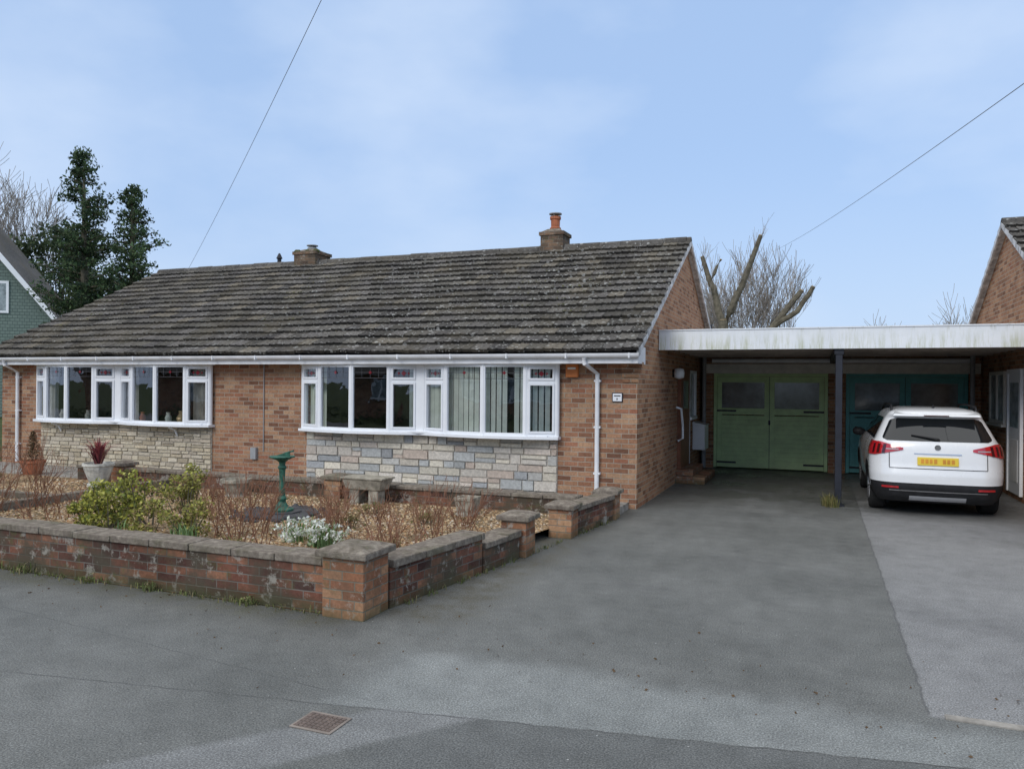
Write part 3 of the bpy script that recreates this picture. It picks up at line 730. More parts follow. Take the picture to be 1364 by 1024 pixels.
# ------------------------------------------------------------------ car
def build_car(px, py):
    car = empty('parked_car', (px, py, 0))
    M_paint = Mt('white_car_paint', 0.25, 0.5).col((0.80, 0.81, 0.82)); M_paint.b.inputs['Coat Weight'].default_value = 0.8; M_paint.b.inputs['Coat Roughness'].default_value = 0.04
    n = M_paint.noise(3, 4); M_paint.set(M_paint.b.inputs['Roughness'], M_paint.ramp(n, [(0.3, 0.2), (0.7, 0.38)])); MPn = M_paint.mat
    MG = simple('car_glass', (0.008, 0.010, 0.012), 0.03, 0.9, 0.1); MPl = simple('car_plastic', (0.02, 0.02, 0.022), 0.55, 0.3, 0.3, 12)
    MR = simple('tail_lamp_red', (0.50, 0.012, 0.018), 0.08, 0.8, 0.3, 20, coat=1); MRd = simple('tail_lamp_dark', (0.06, 0.005, 0.008), 0.1, 0.8)
    MCh = simple('chrome_trim', (0.6, 0.6, 0.62), 0.2, 0.5, 0.1, metallic=1); MY = simple('number_plate_yellow', (0.75, 0.55, 0.05), 0.4, 0.4, 0.05)
    MT = simple('tyre_rubber', (0.022, 0.022, 0.022), 0.85, 0.2); MA = simple('alloy', (0.45, 0.46, 0.48), 0.35, 0.5, 0.1, metallic=0.9); MS = simple('silver_skid', (0.4, 0.4, 0.41), 0.4, 0.5, 0.1)
    Z = [.2, .28, .42, .6, .75, .88, .98, 1.04, 1.09, 1.2, 1.34, 1.41, 1.45, 1.50, 1.535, 1.555]
    W = [.74, .81, .855, .87, .875, .868, .85, .825, .79, .74, .675, .64, .62, .585, .51, .36]
    YR = [.14, .05, .0, .0, .035, .05, .065, .08, .105, .19, .30, .345, .265, .27, .40, .7]
    YF = [3.95, 4.08, 4.14, 4.15, 4.12, 4.05, 3.75, 3.35, 3.1, 2.9, 2.62, 2.5, 2.4, 2.25, 2.0, 1.6]
    RR = [.2, .27, .32, .33, .33, .32, .30, .28, .26, .23, .2, .2, .2, .2, .2, .15]
    zz = np.linspace(.2, 1.555, 272)
    def sm(a):
        v = np.interp(zz, Z, a); k = np.ones(9)/9; p = np.pad(v, 4, 'edge'); return np.convolve(p, k, 'valid')
    tw, tr, tf, trr = sm(W), sm(YR), sm(YF), sm(RR)
    def par(z): return [float(np.interp(z, zz, a)) for a in (tw, tr, tf, trr)]
    def perim(z, s):
        w, yr, yf, r = par(z); sg = 1 if s >= 0 else -1; s = abs(s)
        if s < w-r: x, y, nx, ny = s, yr, 0, -1
        elif s < w-r+r*math.pi/2:
            t = (s-(w-r))/r; x = w-r+r*math.sin(t); y = yr+r-r*math.cos(t); nx, ny = math.sin(t), -math.cos(t)
        else: x = w; y = yr+r+(s-(w-r)-r*math.pi/2); nx, ny = 1, 0
        y += .07*(x/w)**2
        return sg*x, y, sg*nx, ny
    def s_of_y(z, y):
        w, yr, yf, r = par(z); return w-r+r*math.pi/2+(y-.07-yr-r)
    levels = list(np.linspace(.2, 1.555, 58)); rows = []
    for z in levels:
        w, yr, yf, r = par(z); half = []
        for i in range(10): half.append(perim(z, (w-r)*i/10)[:2])
        for i in range(10): half.append(perim(z, (w-r)+r*math.pi/2*i/10)[:2])
        rf = min(.55, w*.8); ys = yr+r+.07; ye = yf-rf
        for i in range(60): half.append((w, ys+(ye-ys)*i/60))
        for i in range(8):
            t = math.pi/2*i/8; half.append((w-rf+rf*math.cos(t), ye+rf*math.sin(t)))
        for i in range(5): half.append(((w-rf)*(1-i/4), yf))
        full = half+[(-x, y) for x, y in reversed(half[1:-1])]
        rows.append([(x, y, z) for x, y in full])
    n = len(rows[0]); b = MB(); vs = [p for r in rows for p in r]; kp, kc, kg = b.m(MPn), b.m(MPl), b.m(MG)
    b.v = vs
    for i in range(len(rows)-1):
        for k in range(n):
            k2 = (k+1) % n; f = (i*n+k, i*n+k2, (i+1)*n+k2, (i+1)*n+k)
            c = [sum(vs[j][q] for j in f)/4 for q in range(3)]
            if abs(c[0]) > .6 and any(math.hypot(c[1]-wy, c[2]-.33) < .40 for wy in (.80, 3.33)): continue
            half_i = min(k, n-k)
            dark_to = .485 if half_i < 20 else .40
            b.f.append(f); b.c.append((1, 1, 1)); b.mi.append(kc if c[2] < dark_to else (kg if (1.1 < c[2] < 1.43 and half_i >= 81) else kp))
    b.f.append(tuple(range((len(rows)-1)*n, len(rows)*n))); b.mi.append(kp); b.c.append((1, 1, 1))
    b.f.append(tuple(range(n-1, -1, -1))); b.mi.append(kc); b.c.append((1, 1, 1))
    b.build('body', car, smooth=True, local=True)
    def patch(mb, fn, na, nb, mat, off=.006):
        vs = []; fs = []
        for i in range(na+1):
            for j in range(nb+1):
                s, z = fn(i/na, j/nb); x, y, nx, ny = perim(z, s); vs.append((x+nx*off, y+ny*off, z))
        for i in range(na):
            for j in range(nb):
                a = i*(nb+1)+j; fs.append((a, a+nb+1, a+nb+2, a+1))
        mb.mesh(vs, fs, mat)
    L = lambda a, c, t: a+(c-a)*t
    b = MB()
    def rw(a, c):
        z = L(1.085, 1.405, c); e = max(0, abs(c-.5)*2-.72)/.28; hw = L(.735, .59, c)-.09*e*e; return L(-hw, hw, a), z
    patch(b, rw, 40, 16, MG)
    def sidewin(y0b, y1b, y0t, y1t):
        for sg in (-1, 1):
            def f(a, c):
                z = L(1.09, 1.40, c); y = L(L(y0b, y0t, c), L(y1b, y1t, c), a); return sg*s_of_y(z, y), z
            patch(b, f, 12, 6, MG)
    sidewin(.55, .95, .72, .95); sidewin(1.0, 1.72, 1.0, 1.70); sidewin(1.78, 2.85, 1.76, 2.15)
    b.build('windows', car, smooth=True, local=True)
    b = MB()
    for sg in (-1, 1):
        def f(a, c):
            s = L(.44, 1.15, a); lo = L(.955, .865, min(1, a*1.8)); hi = L(.985, 1.055, min(1, a*2.5))+L(0, .015, a); return sg*s, L(lo, hi, c)
        patch(b, f, 24, 6, MR, .014)
        for q in range(3):
            def f2(a, c): return sg*(L(.68+.08*q, .72+.08*q, a)-.03*c), L(.895, 1.03, c)
            patch(b, f2, 2, 3, MRd, .017)
        def f3(a, c): return sg*L(.50, .66, a), L(.955, .97, c)
        patch(b, f3, 6, 2, MS, .017)
    b.build('tail_lamps', car, smooth=True, local=True)
    b = MB()
    patch(b, lambda a, c: (L(-.62, .62, a), L(.690, .700, c)), 24, 1, MPl, .004)
    for sg in (-1, 1):
        patch(b, lambda a, c: (sg*L(.615, .625, a), L(.70, .93, c)), 1, 8, MPl, .004)
        patch(b, lambda a, c: (sg*L(.50, .72, a), L(.405, .435, c)), 6, 1, MR, .014)
    patch(b, lambda a, c: (L(-.62, .62, a), L(.365, .380, c)), 24, 1, MCh, .010)
    patch(b, lambda a, c: (L(-.36, .36, a), L(.23, .30, c)), 20, 2, MS, .012)
    patch(b, lambda a, c: (L(-.30, .30, a), L(.900, .915, c)), 16, 1, MCh, .012)
    b.build('trim', car, local=True)
    b = MB(); yy = perim(.8, 0)[1]
    b.hexa([(-.26, yy-.025, .745), (.26, yy-.025, .745), (.26, yy+.02, .745), (-.26, yy+.02, .745), (-.26, yy-.01, .86), (.26, yy-.01, .86), (.26, yy+.03, .86), (-.26, yy+.03, .86)], MY)
    b.build('number_plate', car, bevel=.004, local=True)
    MPx = simple('plate_characters', (0.62, 0.27, 0.03), 0.4); b = MB()
    for k, wd in enumerate((.05, .05, .045, .05, .0, .05, .045, .05)):
        if wd: b.hexa([(-.215+k*.055, yy-.0275, .775), (-.215+k*.055+wd*.8, yy-.0275, .775), (-.215+k*.055+wd*.8, yy-.01, .775), (-.215+k*.055, yy-.01, .775),
            (-.215+k*.055, yy-.0165, .835), (-.215+k*.055+wd*.8, yy-.0165, .835), (-.215+k*.055+wd*.8, yy-.01, .835), (-.215+k*.055, yy-.01, .835)], MPx)
    b.build('plate_characters', car, local=True)
    b = MB(); yb = perim(1.0, 0)[1]
    b.tube([(0, yb+.02, 1.0), (0, yb-.015, 1.0)], .040, 16, MCh)
    b.tube([(0.02, .10, 1.10), (.0, .085, 1.12), (-.33, .155, 1.17)], [.02, .016, .009], 6, MPl); b.build('emblem_and_wiper', car, local=True)
    b = MB(); b.hexa([(-.57, .22, 1.435), (.57, .22, 1.435), (.54, .5, 1.46), (-.54, .5, 1.46), (-.55, .24, 1.468), (.55, .24, 1.468), (.51, .55, 1.53), (-.51, .55, 1.53)], MPn); b.build('roof_spoiler', car, bevel=.012, local=True, smooth=False)
    b = MB(); b.box(-.16, .16, .205, .24, 1.442, 1.455, MRd); b.build('brake_lamp', car, local=True)
    b = MB()
    for sg in (-1, 1):
        b.tube([(sg*.56, .55, 1.50), (sg*.555, .62, 1.575), (sg*.54, 1.3, 1.60), (sg*.54, 2.0, 1.585), (sg*.56, 2.15, 1.50)], .016, 8, MPl)
    b.tube([(0, .62, 1.53), (0, .56, 1.60)], [.03, .006], 8, MPl); b.build('roof_rails', car, smooth=True, local=True)
    b = MB()
    for sg in (-1, 1):
        b.tube([(sg*.80, 2.72, 1.06), (sg*.88, 2.72, 1.07), (sg*.97, 2.74, 1.08), (sg*1.0, 2.75, 1.08)], [.03, .075, .07, .03], 12, MPl)
    b.build('door_mirrors', car, smooth=True, local=True)
    for i, (sg, wy) in enumerate(((-1, .80), (1, .80), (-1, 3.33), (1, 3.33))):
        b = MB(); xo = sg*.845; r = .325
        prof = [(r*.62, 0), (r*.93, .0), (r*1.0, .03), (r*1.0, .19), (r*.93, .22), (r*.6, .22)]
        N = 36; vs = []; fs = []
        for rr, d in prof:
            for k in range(N):
                t = 2*math.pi*k/N; vs.append((xo-sg*d, wy+rr*math.cos(t), .325+rr*math.sin(t)))
        for j in range(len(prof)-1):
            for k in range(N): fs.append((j*N+k, j*N+(k+1) % N, (j+1)*N+(k+1) % N, (j+1)*N+k))
        b.mesh(vs, fs, MT)
        b.tube([(xo-sg*.03, wy, .325), (xo-sg*.20, wy, .325)], r*.63, 30, MPl)
        for k in range(5):
            t = 2*math.pi*k/5+.3; c, s_ = math.cos(t), math.sin(t)
            b.tube([(xo-sg*.012, wy+c*.03, .325+s_*.03), (xo-sg*.012, wy+c*r*.63, .325+s_*r*.63)], [.035, .028], 6, MA)
        b.tube([(xo-sg*.0, wy, .325), (xo-sg*.03, wy, .325)], .05, 14, MA); b.build('wheel_%d' % (i+1), car, local=True, smooth=False)
    b = MB(); b.box(-.62, .62, .25, 3.9, .24, .95, MPl)
    for sg in (-1, 1):
        for wy in (.80, 3.33):
            N = 26; pr = None
            for k in range(N+1):
                t = -.15+(math.pi+.3)*k/N; pts = []
                for rr in (.355, .43):
                    z = max(.2, .33+rr*math.sin(t)); y = wy+rr*math.cos(t); w, yr, yf, r = par(z)
                    xx = w; q = y-.07-yr
                    if q < r: xx = w-r+math.sqrt(max(0, r*r-(r-max(q, 0))**2))
                    pts.append((sg*(xx+.012), y, z))
                inn = (sg*.60, pts[0][1], pts[0][2])
                cur = (inn, pts[0], pts[1])
                if pr:
                    b.face([pr[0], cur[0], cur[1], pr[1]], MPl); b.face([pr[1], cur[1], cur[2], pr[2]], MPl)
                pr = cur
    b.build('arch_cladding', car, local=True)
    return car
build_car(1.60, 12.40)

# ------------------------------------------------------------------ vegetation
def rnd_dir():
    v = Vector((R.gauss(0, 1), R.gauss(0, 1), R.gauss(0, 1))); return v.normalized()
def leafcard(mb, p, size, col, d=None, asp=1.8):
    d = d or rnd_dir(); a = d.cross(rnd_dir()).normalized()*size/asp/2; d = d*size/2
    mb.face([p-d, p+a, p+d, p-a], M_leaf, col)
def tuft(mb, c, r, n, size, pal, asp=1.8, flat=.8):
    for _ in range(n):
        v = rnd_dir()*r*(R.random()**.5); v.z *= flat
        k = R.choice(pal); q = R.uniform(.7, 1.25)*(1+.35*v.z/r)
        leafcard(mb, c+v, size*R.uniform(.6, 1.3), tuple(x*q for x in k), None, asp)
def grow(mb, p, d, L, r, depth, mat, spread=.6, kids=4, up=.15, sides=5, minr=.004, seg=4, wob=.12):
    pts = [p.copy()]; rr = [r]; dd = d.copy()
    for i in range(seg):
        dd = (dd+rnd_dir()*wob+Vector((0, 0, up*.3))).normalized(); p = p+dd*(L/seg); pts.append(p.copy()); rr.append(max(minr, r*(1-.6*(i+1)/seg)))
    mb.tube(pts, rr, sides if depth > 1 else 3, mat, cap=False)
    if depth <= 0: return
    for k in range(kids):
        t = R.uniform(.3, 1.0); i = min(seg-1, int(t*seg)); q = pts[i].lerp(pts[i+1], t*seg-i)
        nd = (dd+rnd_dir()*spread*1.3+Vector((0, 0, up))).normalized()
        grow(mb, q, nd, L*R.uniform(.5, .75), max(minr, rr[i]*.55), depth-1, mat, spread, kids, up, sides, minr, seg, wob)

def conifer(name, x, y, h, rad, pal, base=1.5):
    g = empty(name, (x, y, 0)); b = MB()
    b.tube([(x, y, 0), (x+.1, y, h*.5), (x, y, h*.96)], [.24, .15, .03], 8, M_bark); f = MB()
    z = base
    while z < h:
        t = (z-base)/(h-base); rr = rad*(1.0-t**2.6)*R.uniform(.5, 1.25)+.18
        nb = R.randint(3, 5)
        for k in range(nb):
            a = R.uniform(0, 6.28); d = Vector((math.cos(a), math.sin(a), R.uniform(.0, .5))); tip = Vector((x, y, z))+d*rr
            b.tube([(x, y, z), tip], [.04, .012], 4, M_bark, cap=False)
            m = max(2, int(rr/.25))
            sh = R.uniform(.6, 1.35)
            for j in range(1, m+1):
                q = Vector((x, y, z)).lerp(tip, j/m)+rnd_dir()*.12
                tuft(f, q, .28*R.uniform(.7, 1.25), 28, .15, [tuple(v*sh for v in c) for c in pal], 2.4)
        z += R.uniform(.16, .32)
    b.build('trunk', g); f.build('needles', g)
pc = [(0.055, 0.095, 0.045), (0.07, 0.115, 0.05), (0.035, 0.06, 0.04), (0.10, 0.145, 0.065)]
conifer('pine_tree', -26.9, 22.0, 10.8, 1.3, pc, 2.6)
conifer('pine_tree', -24.8, 22.4, 9.3, 1.1, pc, 2.6)

def crown_tree(name, x, y, zc, rx, ry, rz, n, size, pal, lumps=22):
    g = empty(name, (x, y, 0)); b = MB(); b.tube([(x, y, 0), (x+.2, y, zc*.5), (x, y, zc)], [.3, .22, .12], 8, M_bark)
    f = MB()
    for i in range(lumps):
        v = rnd_dir()*(R.random()**.4); c = Vector((x+v.x*rx, y+v.y*ry, zc+v.z*rz)); b.tube([(x, y, zc*.6), c], [.08, .02], 4, M_bark, cap=False)
        tuft(f, c, min(rx, rz)*R.uniform(.25, .42), n//lumps, size, pal)
    b.build('trunk', g); f.build('foliage', g)
pd = [(0.06, 0.085, 0.04), (0.075, 0.10, 0.045), (0.04, 0.06, 0.035)]
crown_tree('evergreen_tree', -46.0, 36.0, 7.8, 4.4, 3, 4.0, 9000, .26, pd, 40)
crown_tree('evergreen_tree', -27.9, 23.6, 4.2, 1.6, 1.6, 1.7, 5000, .17, pd, 26)
crown_tree('evergreen_tree', -24.0, 22.9, 4.3, 1.5, 1.5, 1.3, 4000, .14, [(0.10, 0.16, 0.04), (0.07, 0.11, 0.04), (0.14, 0.18, 0.05)], 22)

def bare_tree(name, x, y, h, r, depth, kids, mat, spread=.55, L=.42, lean=(0, 0), trunks=1, minr=.006):
    g = empty(name, (x, y, 0)); b = MB()
    for k in range(trunks):
        grow(b, Vector((x+k*.3, y, 0)), Vector((lean[0]+R.uniform(-.08, .08)*(trunks > 1), lean[1], 1)).normalized(), h*L*1.3, r, depth, mat, spread, kids, .25, 6, minr)
    b.build('branches', g)
bare_tree('bare_tree', -49.0, 34, 15.5, .35, 4, 6, M_birch, .6, .40, minr=.014)
bare_tree('bare_birch_tree', -2.8, 31, 6.7, .09, 4, 5, M_birch, .5, .40, trunks=2, minr=.0065)
bare_tree('bare_birch_tree', -4.1, 31.5, 6.6, .08, 4, 5, M_birch, .5, .40, minr=.0065)
bare_tree('bare_birch_tree', -1.3, 31.5, 6.3, .08, 4, 5, M_birch, .5, .40, minr=.0065)
for i, xx in enumerate((3.2, 5.8, 8.0)):
    bare_tree('bare_shrub_tree', xx, 42+i, 5.5, .07, 3, 7, M_birch, .7, .40, minr=.009)
g = empty('pollarded_tree', (-2.6, 26, 0)); b = MB()
def limb(pts, rad):
    P = [Vector(p) for p in pts]; out = [P[0]]; rr = [rad[0]]
    for i in range(len(P)-1):
        for k in range(1, 4):
            out.append(P[i].lerp(P[i+1], k/3)+rnd_dir()*.03); rr.append(rad[i]+(rad[i+1]-rad[i])*k/3)
    b.tube(out, rr, 9, M_bark); d = (out[-1]-out[-2]).normalized(); b.tube([out[-1]+d*.002, out[-1]+d*.02], rad[-1]*.92, 9, M_cutwood)
limb([(-2.8, 26, 0), (-2.8, 26, 2.6), (-2.9, 26, 4.0)], [.28, .21, .15])
limb([(-2.9, 26, 3.9), (-3.2, 26, 5.0), (-3.6, 26.1, 6.1)], [.13, .10, .07])
limb([(-2.85, 26, 3.9), (-2.3, 25.9, 5.1), (-1.75, 25.9, 6.7)], [.14, .10, .07])
limb([(-3.3, 26, 5.3), (-3.0, 26, 6.0)], [.06, .04])
limb([(-2.8, 26, 2.3), (-1.6, 26, 3.4), (-0.5, 26, 4.9)], [.17, .12, .08])
limb([(-1.3, 26, 3.8), (-0.6, 25.9, 4.2), (-0.15, 25.9, 4.95)], [.10, .08, .07])
for p in ((-3.6, 26.1, 6.1), (-1.9, 25.9, 6.5), (-.7, 26, 4.8), (-3.2, 26, 5.0), (-2.2, 26, 5.3)):
    for k in range(7): grow(b, Vector(p)-Vector((0, 0, R.uniform(0, .7))), (rnd_dir()*.7+Vector((0, 0, 1))).normalized(), R.uniform(.4, .8), .010, 1, M_birch, .4, 3, .3, 4, .004)
b.build('limbs', g)
crown_tree('ivy_bush', -4.3, 27, 3.8, .6, .6, 1.1, 1800, .13, pd, 12)

def shrub(name, lumps, size, pal, n=330):
    g = empty(name, (lumps[0][0], lumps[0][1], .1)); f = MB(); b = MB()
    for (x, y, z, r) in lumps:
        for k in range(9):
            v = rnd_dir()*r*.75; c = Vector((x, y, z))+v; c.z = max(c.z, .2)
            tuft(f, c, r*.42, n//9, size, pal, 1.7)
            b.tube([(x+R.uniform(-.08, .08), y+R.uniform(-.08, .08), .08), (x+v.x*.5, y+v.y*.5, z*.6), tuple(c)], [.014, .009, .004], 4, M_bark, cap=False)
    b.build('stems', g); f.build('leaves', g)
py = [(0.40, 0.40, 0.07), (0.30, 0.32, 0.07), (0.16, 0.20, 0.06), (0.50, 0.48, 0.14), (0.14, 0.14, 0.05)]
shrub('yellow_green_shrub', [(-7.8, 6.9, .52, .30), (-7.3, 6.8, .62, .32), (-7.5, 6.5, .36, .28), (-8.05, 6.7, .34, .22)], .046, py, 900)
shrub('yellow_green_shrub', [(-6.75, 6.85, .50, .32), (-6.45, 6.6, .38, .28), (-6.9, 6.5, .32, .24), (-6.9, 7.1, .66, .22)], .042, [(0.30, 0.30, 0.08), (0.19, 0.20, 0.07), (0.32, 0.24, 0.12), (0.40, 0.40, 0.10)], 820)
pg = [(0.14, 0.20, 0.07), (0.11, 0.16, 0.06), (0.20, 0.24, 0.10)]
shrub('small_green_shrub', [(-13.6, 9.2, .30, .2), (-13.0, 8.9, .22, .15), (-14.9, 9.3, .34, .26), (-15.5, 9.0, .3, .22)], .06, pg, 420)
shrub('small_green_shrub', [(-11.6, 7.0, .26, .22), (-11.1, 6.4, .22, .16)], .05, pg, 420)
shrub('small_green_shrub', [(-12.6, 7.3, .28, .24), (-12.2, 6.6, .24, .2)], .05, [(0.2, 0.2, 0.08), (0.26, 0.18, 0.1)], 420)
dryp = [(0.18, 0.20, 0.07), (0.24, 0.18, 0.09), (0.28, 0.20, 0.11)]
shrub('low_creeping_plant', [(-9.0, 7.4, .16, .18), (-8.6, 8.6, .15, .16), (-5.5, 8.9, .15, .14), (-7.8, 7.9, .14, .13), (-9.3, 8.9, .16, .2)], .035, dryp, 260)
shrub('low_creeping_plant', [(-5.2, 7.9, .15, .16), (-4.5, 8.5, .14, .14), (-4.1, 6.9, .15, .14), (-8.3, 7.6, .15, .15), (-5.6, 6.3, .15, .14)], .032, dryp, 260)

def twigs(name, pts, h, n, mat, sp=.55):
    g = empty(name, (pts[0][0], pts[0][1], .1)); b = MB()
    for (x, y) in pts:
        for k in range(n):
            grow(b, Vector((x+R.uniform(-.15, .15), y+R.uniform(-.15, .15), .1)), (rnd_dir()*sp+Vector((0, 0, 1))).normalized(), h*R.uniform(.5, 1), .006, 2, mat, .5, 3, .25, 4, .0024, 3)
    b.build('twigs', g)
twigs('bare_rose_bush', [(-5.0, 7.2), (-4.7, 7.0), (-4.4, 7.4), (-4.2, 7.9), (-5.3, 7.6)], .46, 9, M_redtwig)
twigs('bare_rose_bush', [(-6.0, 6.7), (-6.2, 7.0), (-5.8, 7.1), (-5.6, 6.6)], .52, 9, M_redtwig)
twigs('bare_rose_bush', [(-3.8, 7.3), (-3.7, 8.1), (-3.95, 6.6), (-3.75, 6.2), (-4.0, 8.6)], .36, 8, M_redtwig)
twigs('bare_rose_bush', [(-8.9, 7.0), (-8.5, 6.4), (-9.1, 8.3), (-7.6, 8.2), (-8.4, 9.0)], .36, 8, M_redtwig)
twigs('red_stemmed_shrub', [(-9.7, 6.4), (-9.3, 6.1), (-10.4, 6.7), (-9.8, 7.4), (-10.0, 6.9), (-10.8, 7.3)], .66, 14, M_redtwig)
twigs('red_stemmed_shrub', [(-11.3, 7.6), (-12.0, 8.0), (-12.8, 8.4)], .55, 12, M_redtwig)

def blades(mb, x, y, z, n, h, pal, spread=.5, w=.006, r=.06):
    for k in range(n):
        a = R.uniform(0, 6.28); d = Vector((math.cos(a), math.sin(a), 0)); hh = h*R.uniform(.5, 1.1); s = R.uniform(.1, spread)
        p = Vector((x+R.uniform(-r, r), y+R.uniform(-r, r), z)); q = Vector((-d.y, d.x, 0))*w; m_ = p+d*hh*s*.4+Vector((0, 0, hh*.65)); t = p+d*hh*s+Vector((0, 0, hh*(1-.25*s)))
        c = R.choice(pal); mb.mesh([p-q, p+q, m_+q*.8, m_-q*.8, t], [(0, 1, 2, 3), (3, 2, 4)], M_leaf, c)
gr = [(0.15, 0.19, 0.07), (0.22, 0.24, 0.09), (0.11, 0.13, 0.05), (0.28, 0.24, 0.13)]
b = MB()
for i in range(110):
    x = -8.5+4.9*R.random()**.8
    blades(b, x, 5.21-abs(R.gauss(0, .035)), 0, R.randint(3, 7), R.uniform(.02, .06), gr, .9, .004, .04)
for x, s in ((-7.1, .11), (-6.2, .07), (-5.5, .10), (-4.4, .07), (-7.5, .12)):
    blades(b, x, 5.18, 0, 20, s, gr, 1.1, .006, .07)
    tuft(b, Vector((x, 5.16, .04)), .06, 34, .025, gr)
for i in range(60):
    y = R.uniform(5.7, 10.4); blades(b, -3.19+(y-5.6)*.13, y, 0, 5, .05, gr, 1, .004, .03)
for i in range(25): blades(b, 0.2+R.uniform(-.1, .1), 13.0+R.uniform(-.15, .15), 0, 6, .22, [(0.25, 0.22, 0.09), (0.16, 0.17, 0.06)], .6, .005, .04)
b.build('weeds')
b = MB()
for (x, y, n, h) in ((-6.2, 6.35, 40, .26), (-6.45, 6.5, 30, .24), (-5.3, 7.0, 40, .30), (-4.95, 6.9, 60, .32), (-4.7, 6.75, 40, .3), (-8.9, 8.0, 20, .15), (-7.1, 6.3, 20, .25)):
    blades(b, x, y, .11, n, h, [(0.15, 0.25, 0.09), (0.20, 0.31, 0.14), (0.12, 0.19, 0.08)], .5, .009, .09)
b.build('bulb_leaves')
b = MB()
for i in range(46):
    c = Vector((-4.72+R.gauss(0, .22), 6.45+R.gauss(0, .14), .26+R.uniform(0, .2)))
    tuft(b, c, .055, 14, .04, [(0.70, 0.73, 0.66), (0.62, 0.66, 0.56), (0.8, 0.81, 0.78), (0.30, 0.38, 0.22)])
b.build('white_flowering_plant')
b = MB()
for i in range(1800):
    x = R.uniform(-9.8, -3.3); y = R.uniform(5.6, 9.7)
    if x > -3.6+(y-5.4)*.13: continue
    p = Vector((x, y, .122+R.uniform(0, .02))); leafcard(b, p, R.uniform(.02, .05), R.choice([(0.16, 0.09, 0.04), (0.10, 0.06, 0.03), (0.12, 0.13, 0.04)]), Vector((R.gauss(0, 1), R.gauss(0, 1), .2)).normalized())
for i in range(300):
    p = Vector((R.uniform(-8.5, 3), R.choice([5.12, 5.0, 4.9])+R.gauss(0, .35), .008))
    if p.y > 5.22 and p.x < -3.1: continue
    leafcard(b, p, R.uniform(.01, .03), (0.14, 0.09, 0.05), Vector((R.gauss(0, 1), R.gauss(0, 1), .1)).normalized())
b.build('leaf_litter')

# ------------------------------------------------------------------ garden ornaments
x, y = -6.57, 8.37
g = empty('sundial', (x, y, .1)); b = MB()
b.lathe(x, y, [(.15, .16), (.15, .185), (.10, .20), (.07, .24), (.05, .28), (.06, .32), (.042, .36), (.034, .55), (.042, .70), (.06, .73), (.038, .76), (.045, .80), (.08, .83), (.12, .845), (.12, .86)], 20, M_bronze)
b.build('pedestal', g, smooth=False)
b = MB(); b.lathe(x, y, [(.16, .861), (.165, .867), (.165, .876), (.16, .88)], 28, M_bronze); b.mesh([(x-.1, y-.006, .881), (x+.12, y-.006, .881), (x+.12, y-.006, .95), (x-.1, y+.006, .881), (x+.12, y+.006, .881), (x+.12, y+.006, .95)], [(0, 1, 2), (5, 4, 3), (0, 2, 5, 3), (1, 4, 5, 2)], M_bronze)
b.tube([(x+.04, y, .92), (x+.18, y, .955)], [.008, .014], 6, M_bronze); b.build('dial_and_gnomon', g)
b = MB(); b.lathe(x, y, [(.50, .10), (.50, .135), (.48, .145)], 8, M_slate, rot=.39); b.lathe(x, y, [(.26, .146), (.26, .16)], 8, M_slate, rot=.39); b.build('paved_base', g)
b = MB()
for k in range(46):
    a = R.uniform(0, 6.28); rr = R.uniform(.5, .66); r = R.uniform(.02, .045); b.lathe(x+rr*math.cos(a), y+rr*math.sin(a), [(r, .11), (r*1.1, .11+r*.5), (r*.5, .11+r)], 7, M_slate)
b.build('cobbles', g)
def pot(name, x, y, z, prof, mat, square=False):
    g = empty(name, (x, y, z)); b = MB(); P = [(r, z+h) for r, h in prof]
    b.lathe(x, y, P+[(P[-1][0]-.03, P[-1][1]), (P[-1][0]-.04, P[-1][1]-.05)], 4 if square else 18, mat, rot=.785 if square else 0, cap=True)
    b.build('planter', g, bevel=.006 if square else 0)
    return g
g = pot('stone_planter', -4.3, 9.3, .11, [(.17, 0), (.18, .03), (.15, .05), (.185, .20), (.20, .21), (.20, .25)], M_stonepot, True)
g = pot('stone_planter', -8.28, 9.45, .11, [(.17, 0), (.14, .04), (.20, .2), (.23, .21), (.23, .26)], M_stonepot)
g = pot('stone_planter', -15.6, 9.6, .11, [(.17, 0), (.14, .04), (.20, .2), (.22, .21), (.22, .26)], M_stonepot)
g = empty('stone_trough', (-6.05, 9.62, .1)); b = MB()
b.box(-6.29, -6.13, 9.52, 9.72, .11, .32, M_stonepot); b.box(-5.97, -5.81, 9.52, 9.72, .11, .32, M_stonepot)
X0, X1, Y0, Y1 = -6.38, -5.72, 9.46, 9.80
b.hexa([(X0+.05, Y0+.04, .32), (X1-.05, Y0+.04, .32), (X1-.05, Y1-.04, .32), (X0+.05, Y1-.04, .32), (X0, Y0, .47), (X1, Y0, .47), (X1, Y1, .47), (X0, Y1, .47)], M_stonepot)
b.box(X0-.02, X1+.02, Y0-.02, Y1+.02, .471, .50, M_stonepot); b.build('trough', g, bevel=.012)
x, y = -11.1, 9.4
g = pot('planted_urn', x, y, .11, [(.17, 0), (.17, .04), (.13, .06), (.16, .12), (.22, .28), (.23, .33), (.25, .34), (.25, .38)], M_whitepot)
b = MB(); blades(b, x, y, .45, 120, .48, [(0.26, 0.06, 0.07), (0.34, 0.10, 0.10), (0.16, 0.05, 0.06), (0.36, 0.19, 0.14)], 1.1, .014, .04); b.build('red_cordyline_leaves', g)
x, y = -13.6, 10.1
g = pot('potted_dwarf_conifer', x, y, .11, [(.15, 0), (.2, .2), (.22, .21), (.22, .25)], M_terra)
f = MB()
for k in range(26):
    t = k/26; tuft(f, Vector((x, y, .36+t*.55)), .17*(1-t)+.03, 45, .04, [(0.15, 0.09, 0.05), (0.11, 0.08, 0.045), (0.20, 0.13, 0.07)], 2.2)
f.build('foliage', g)

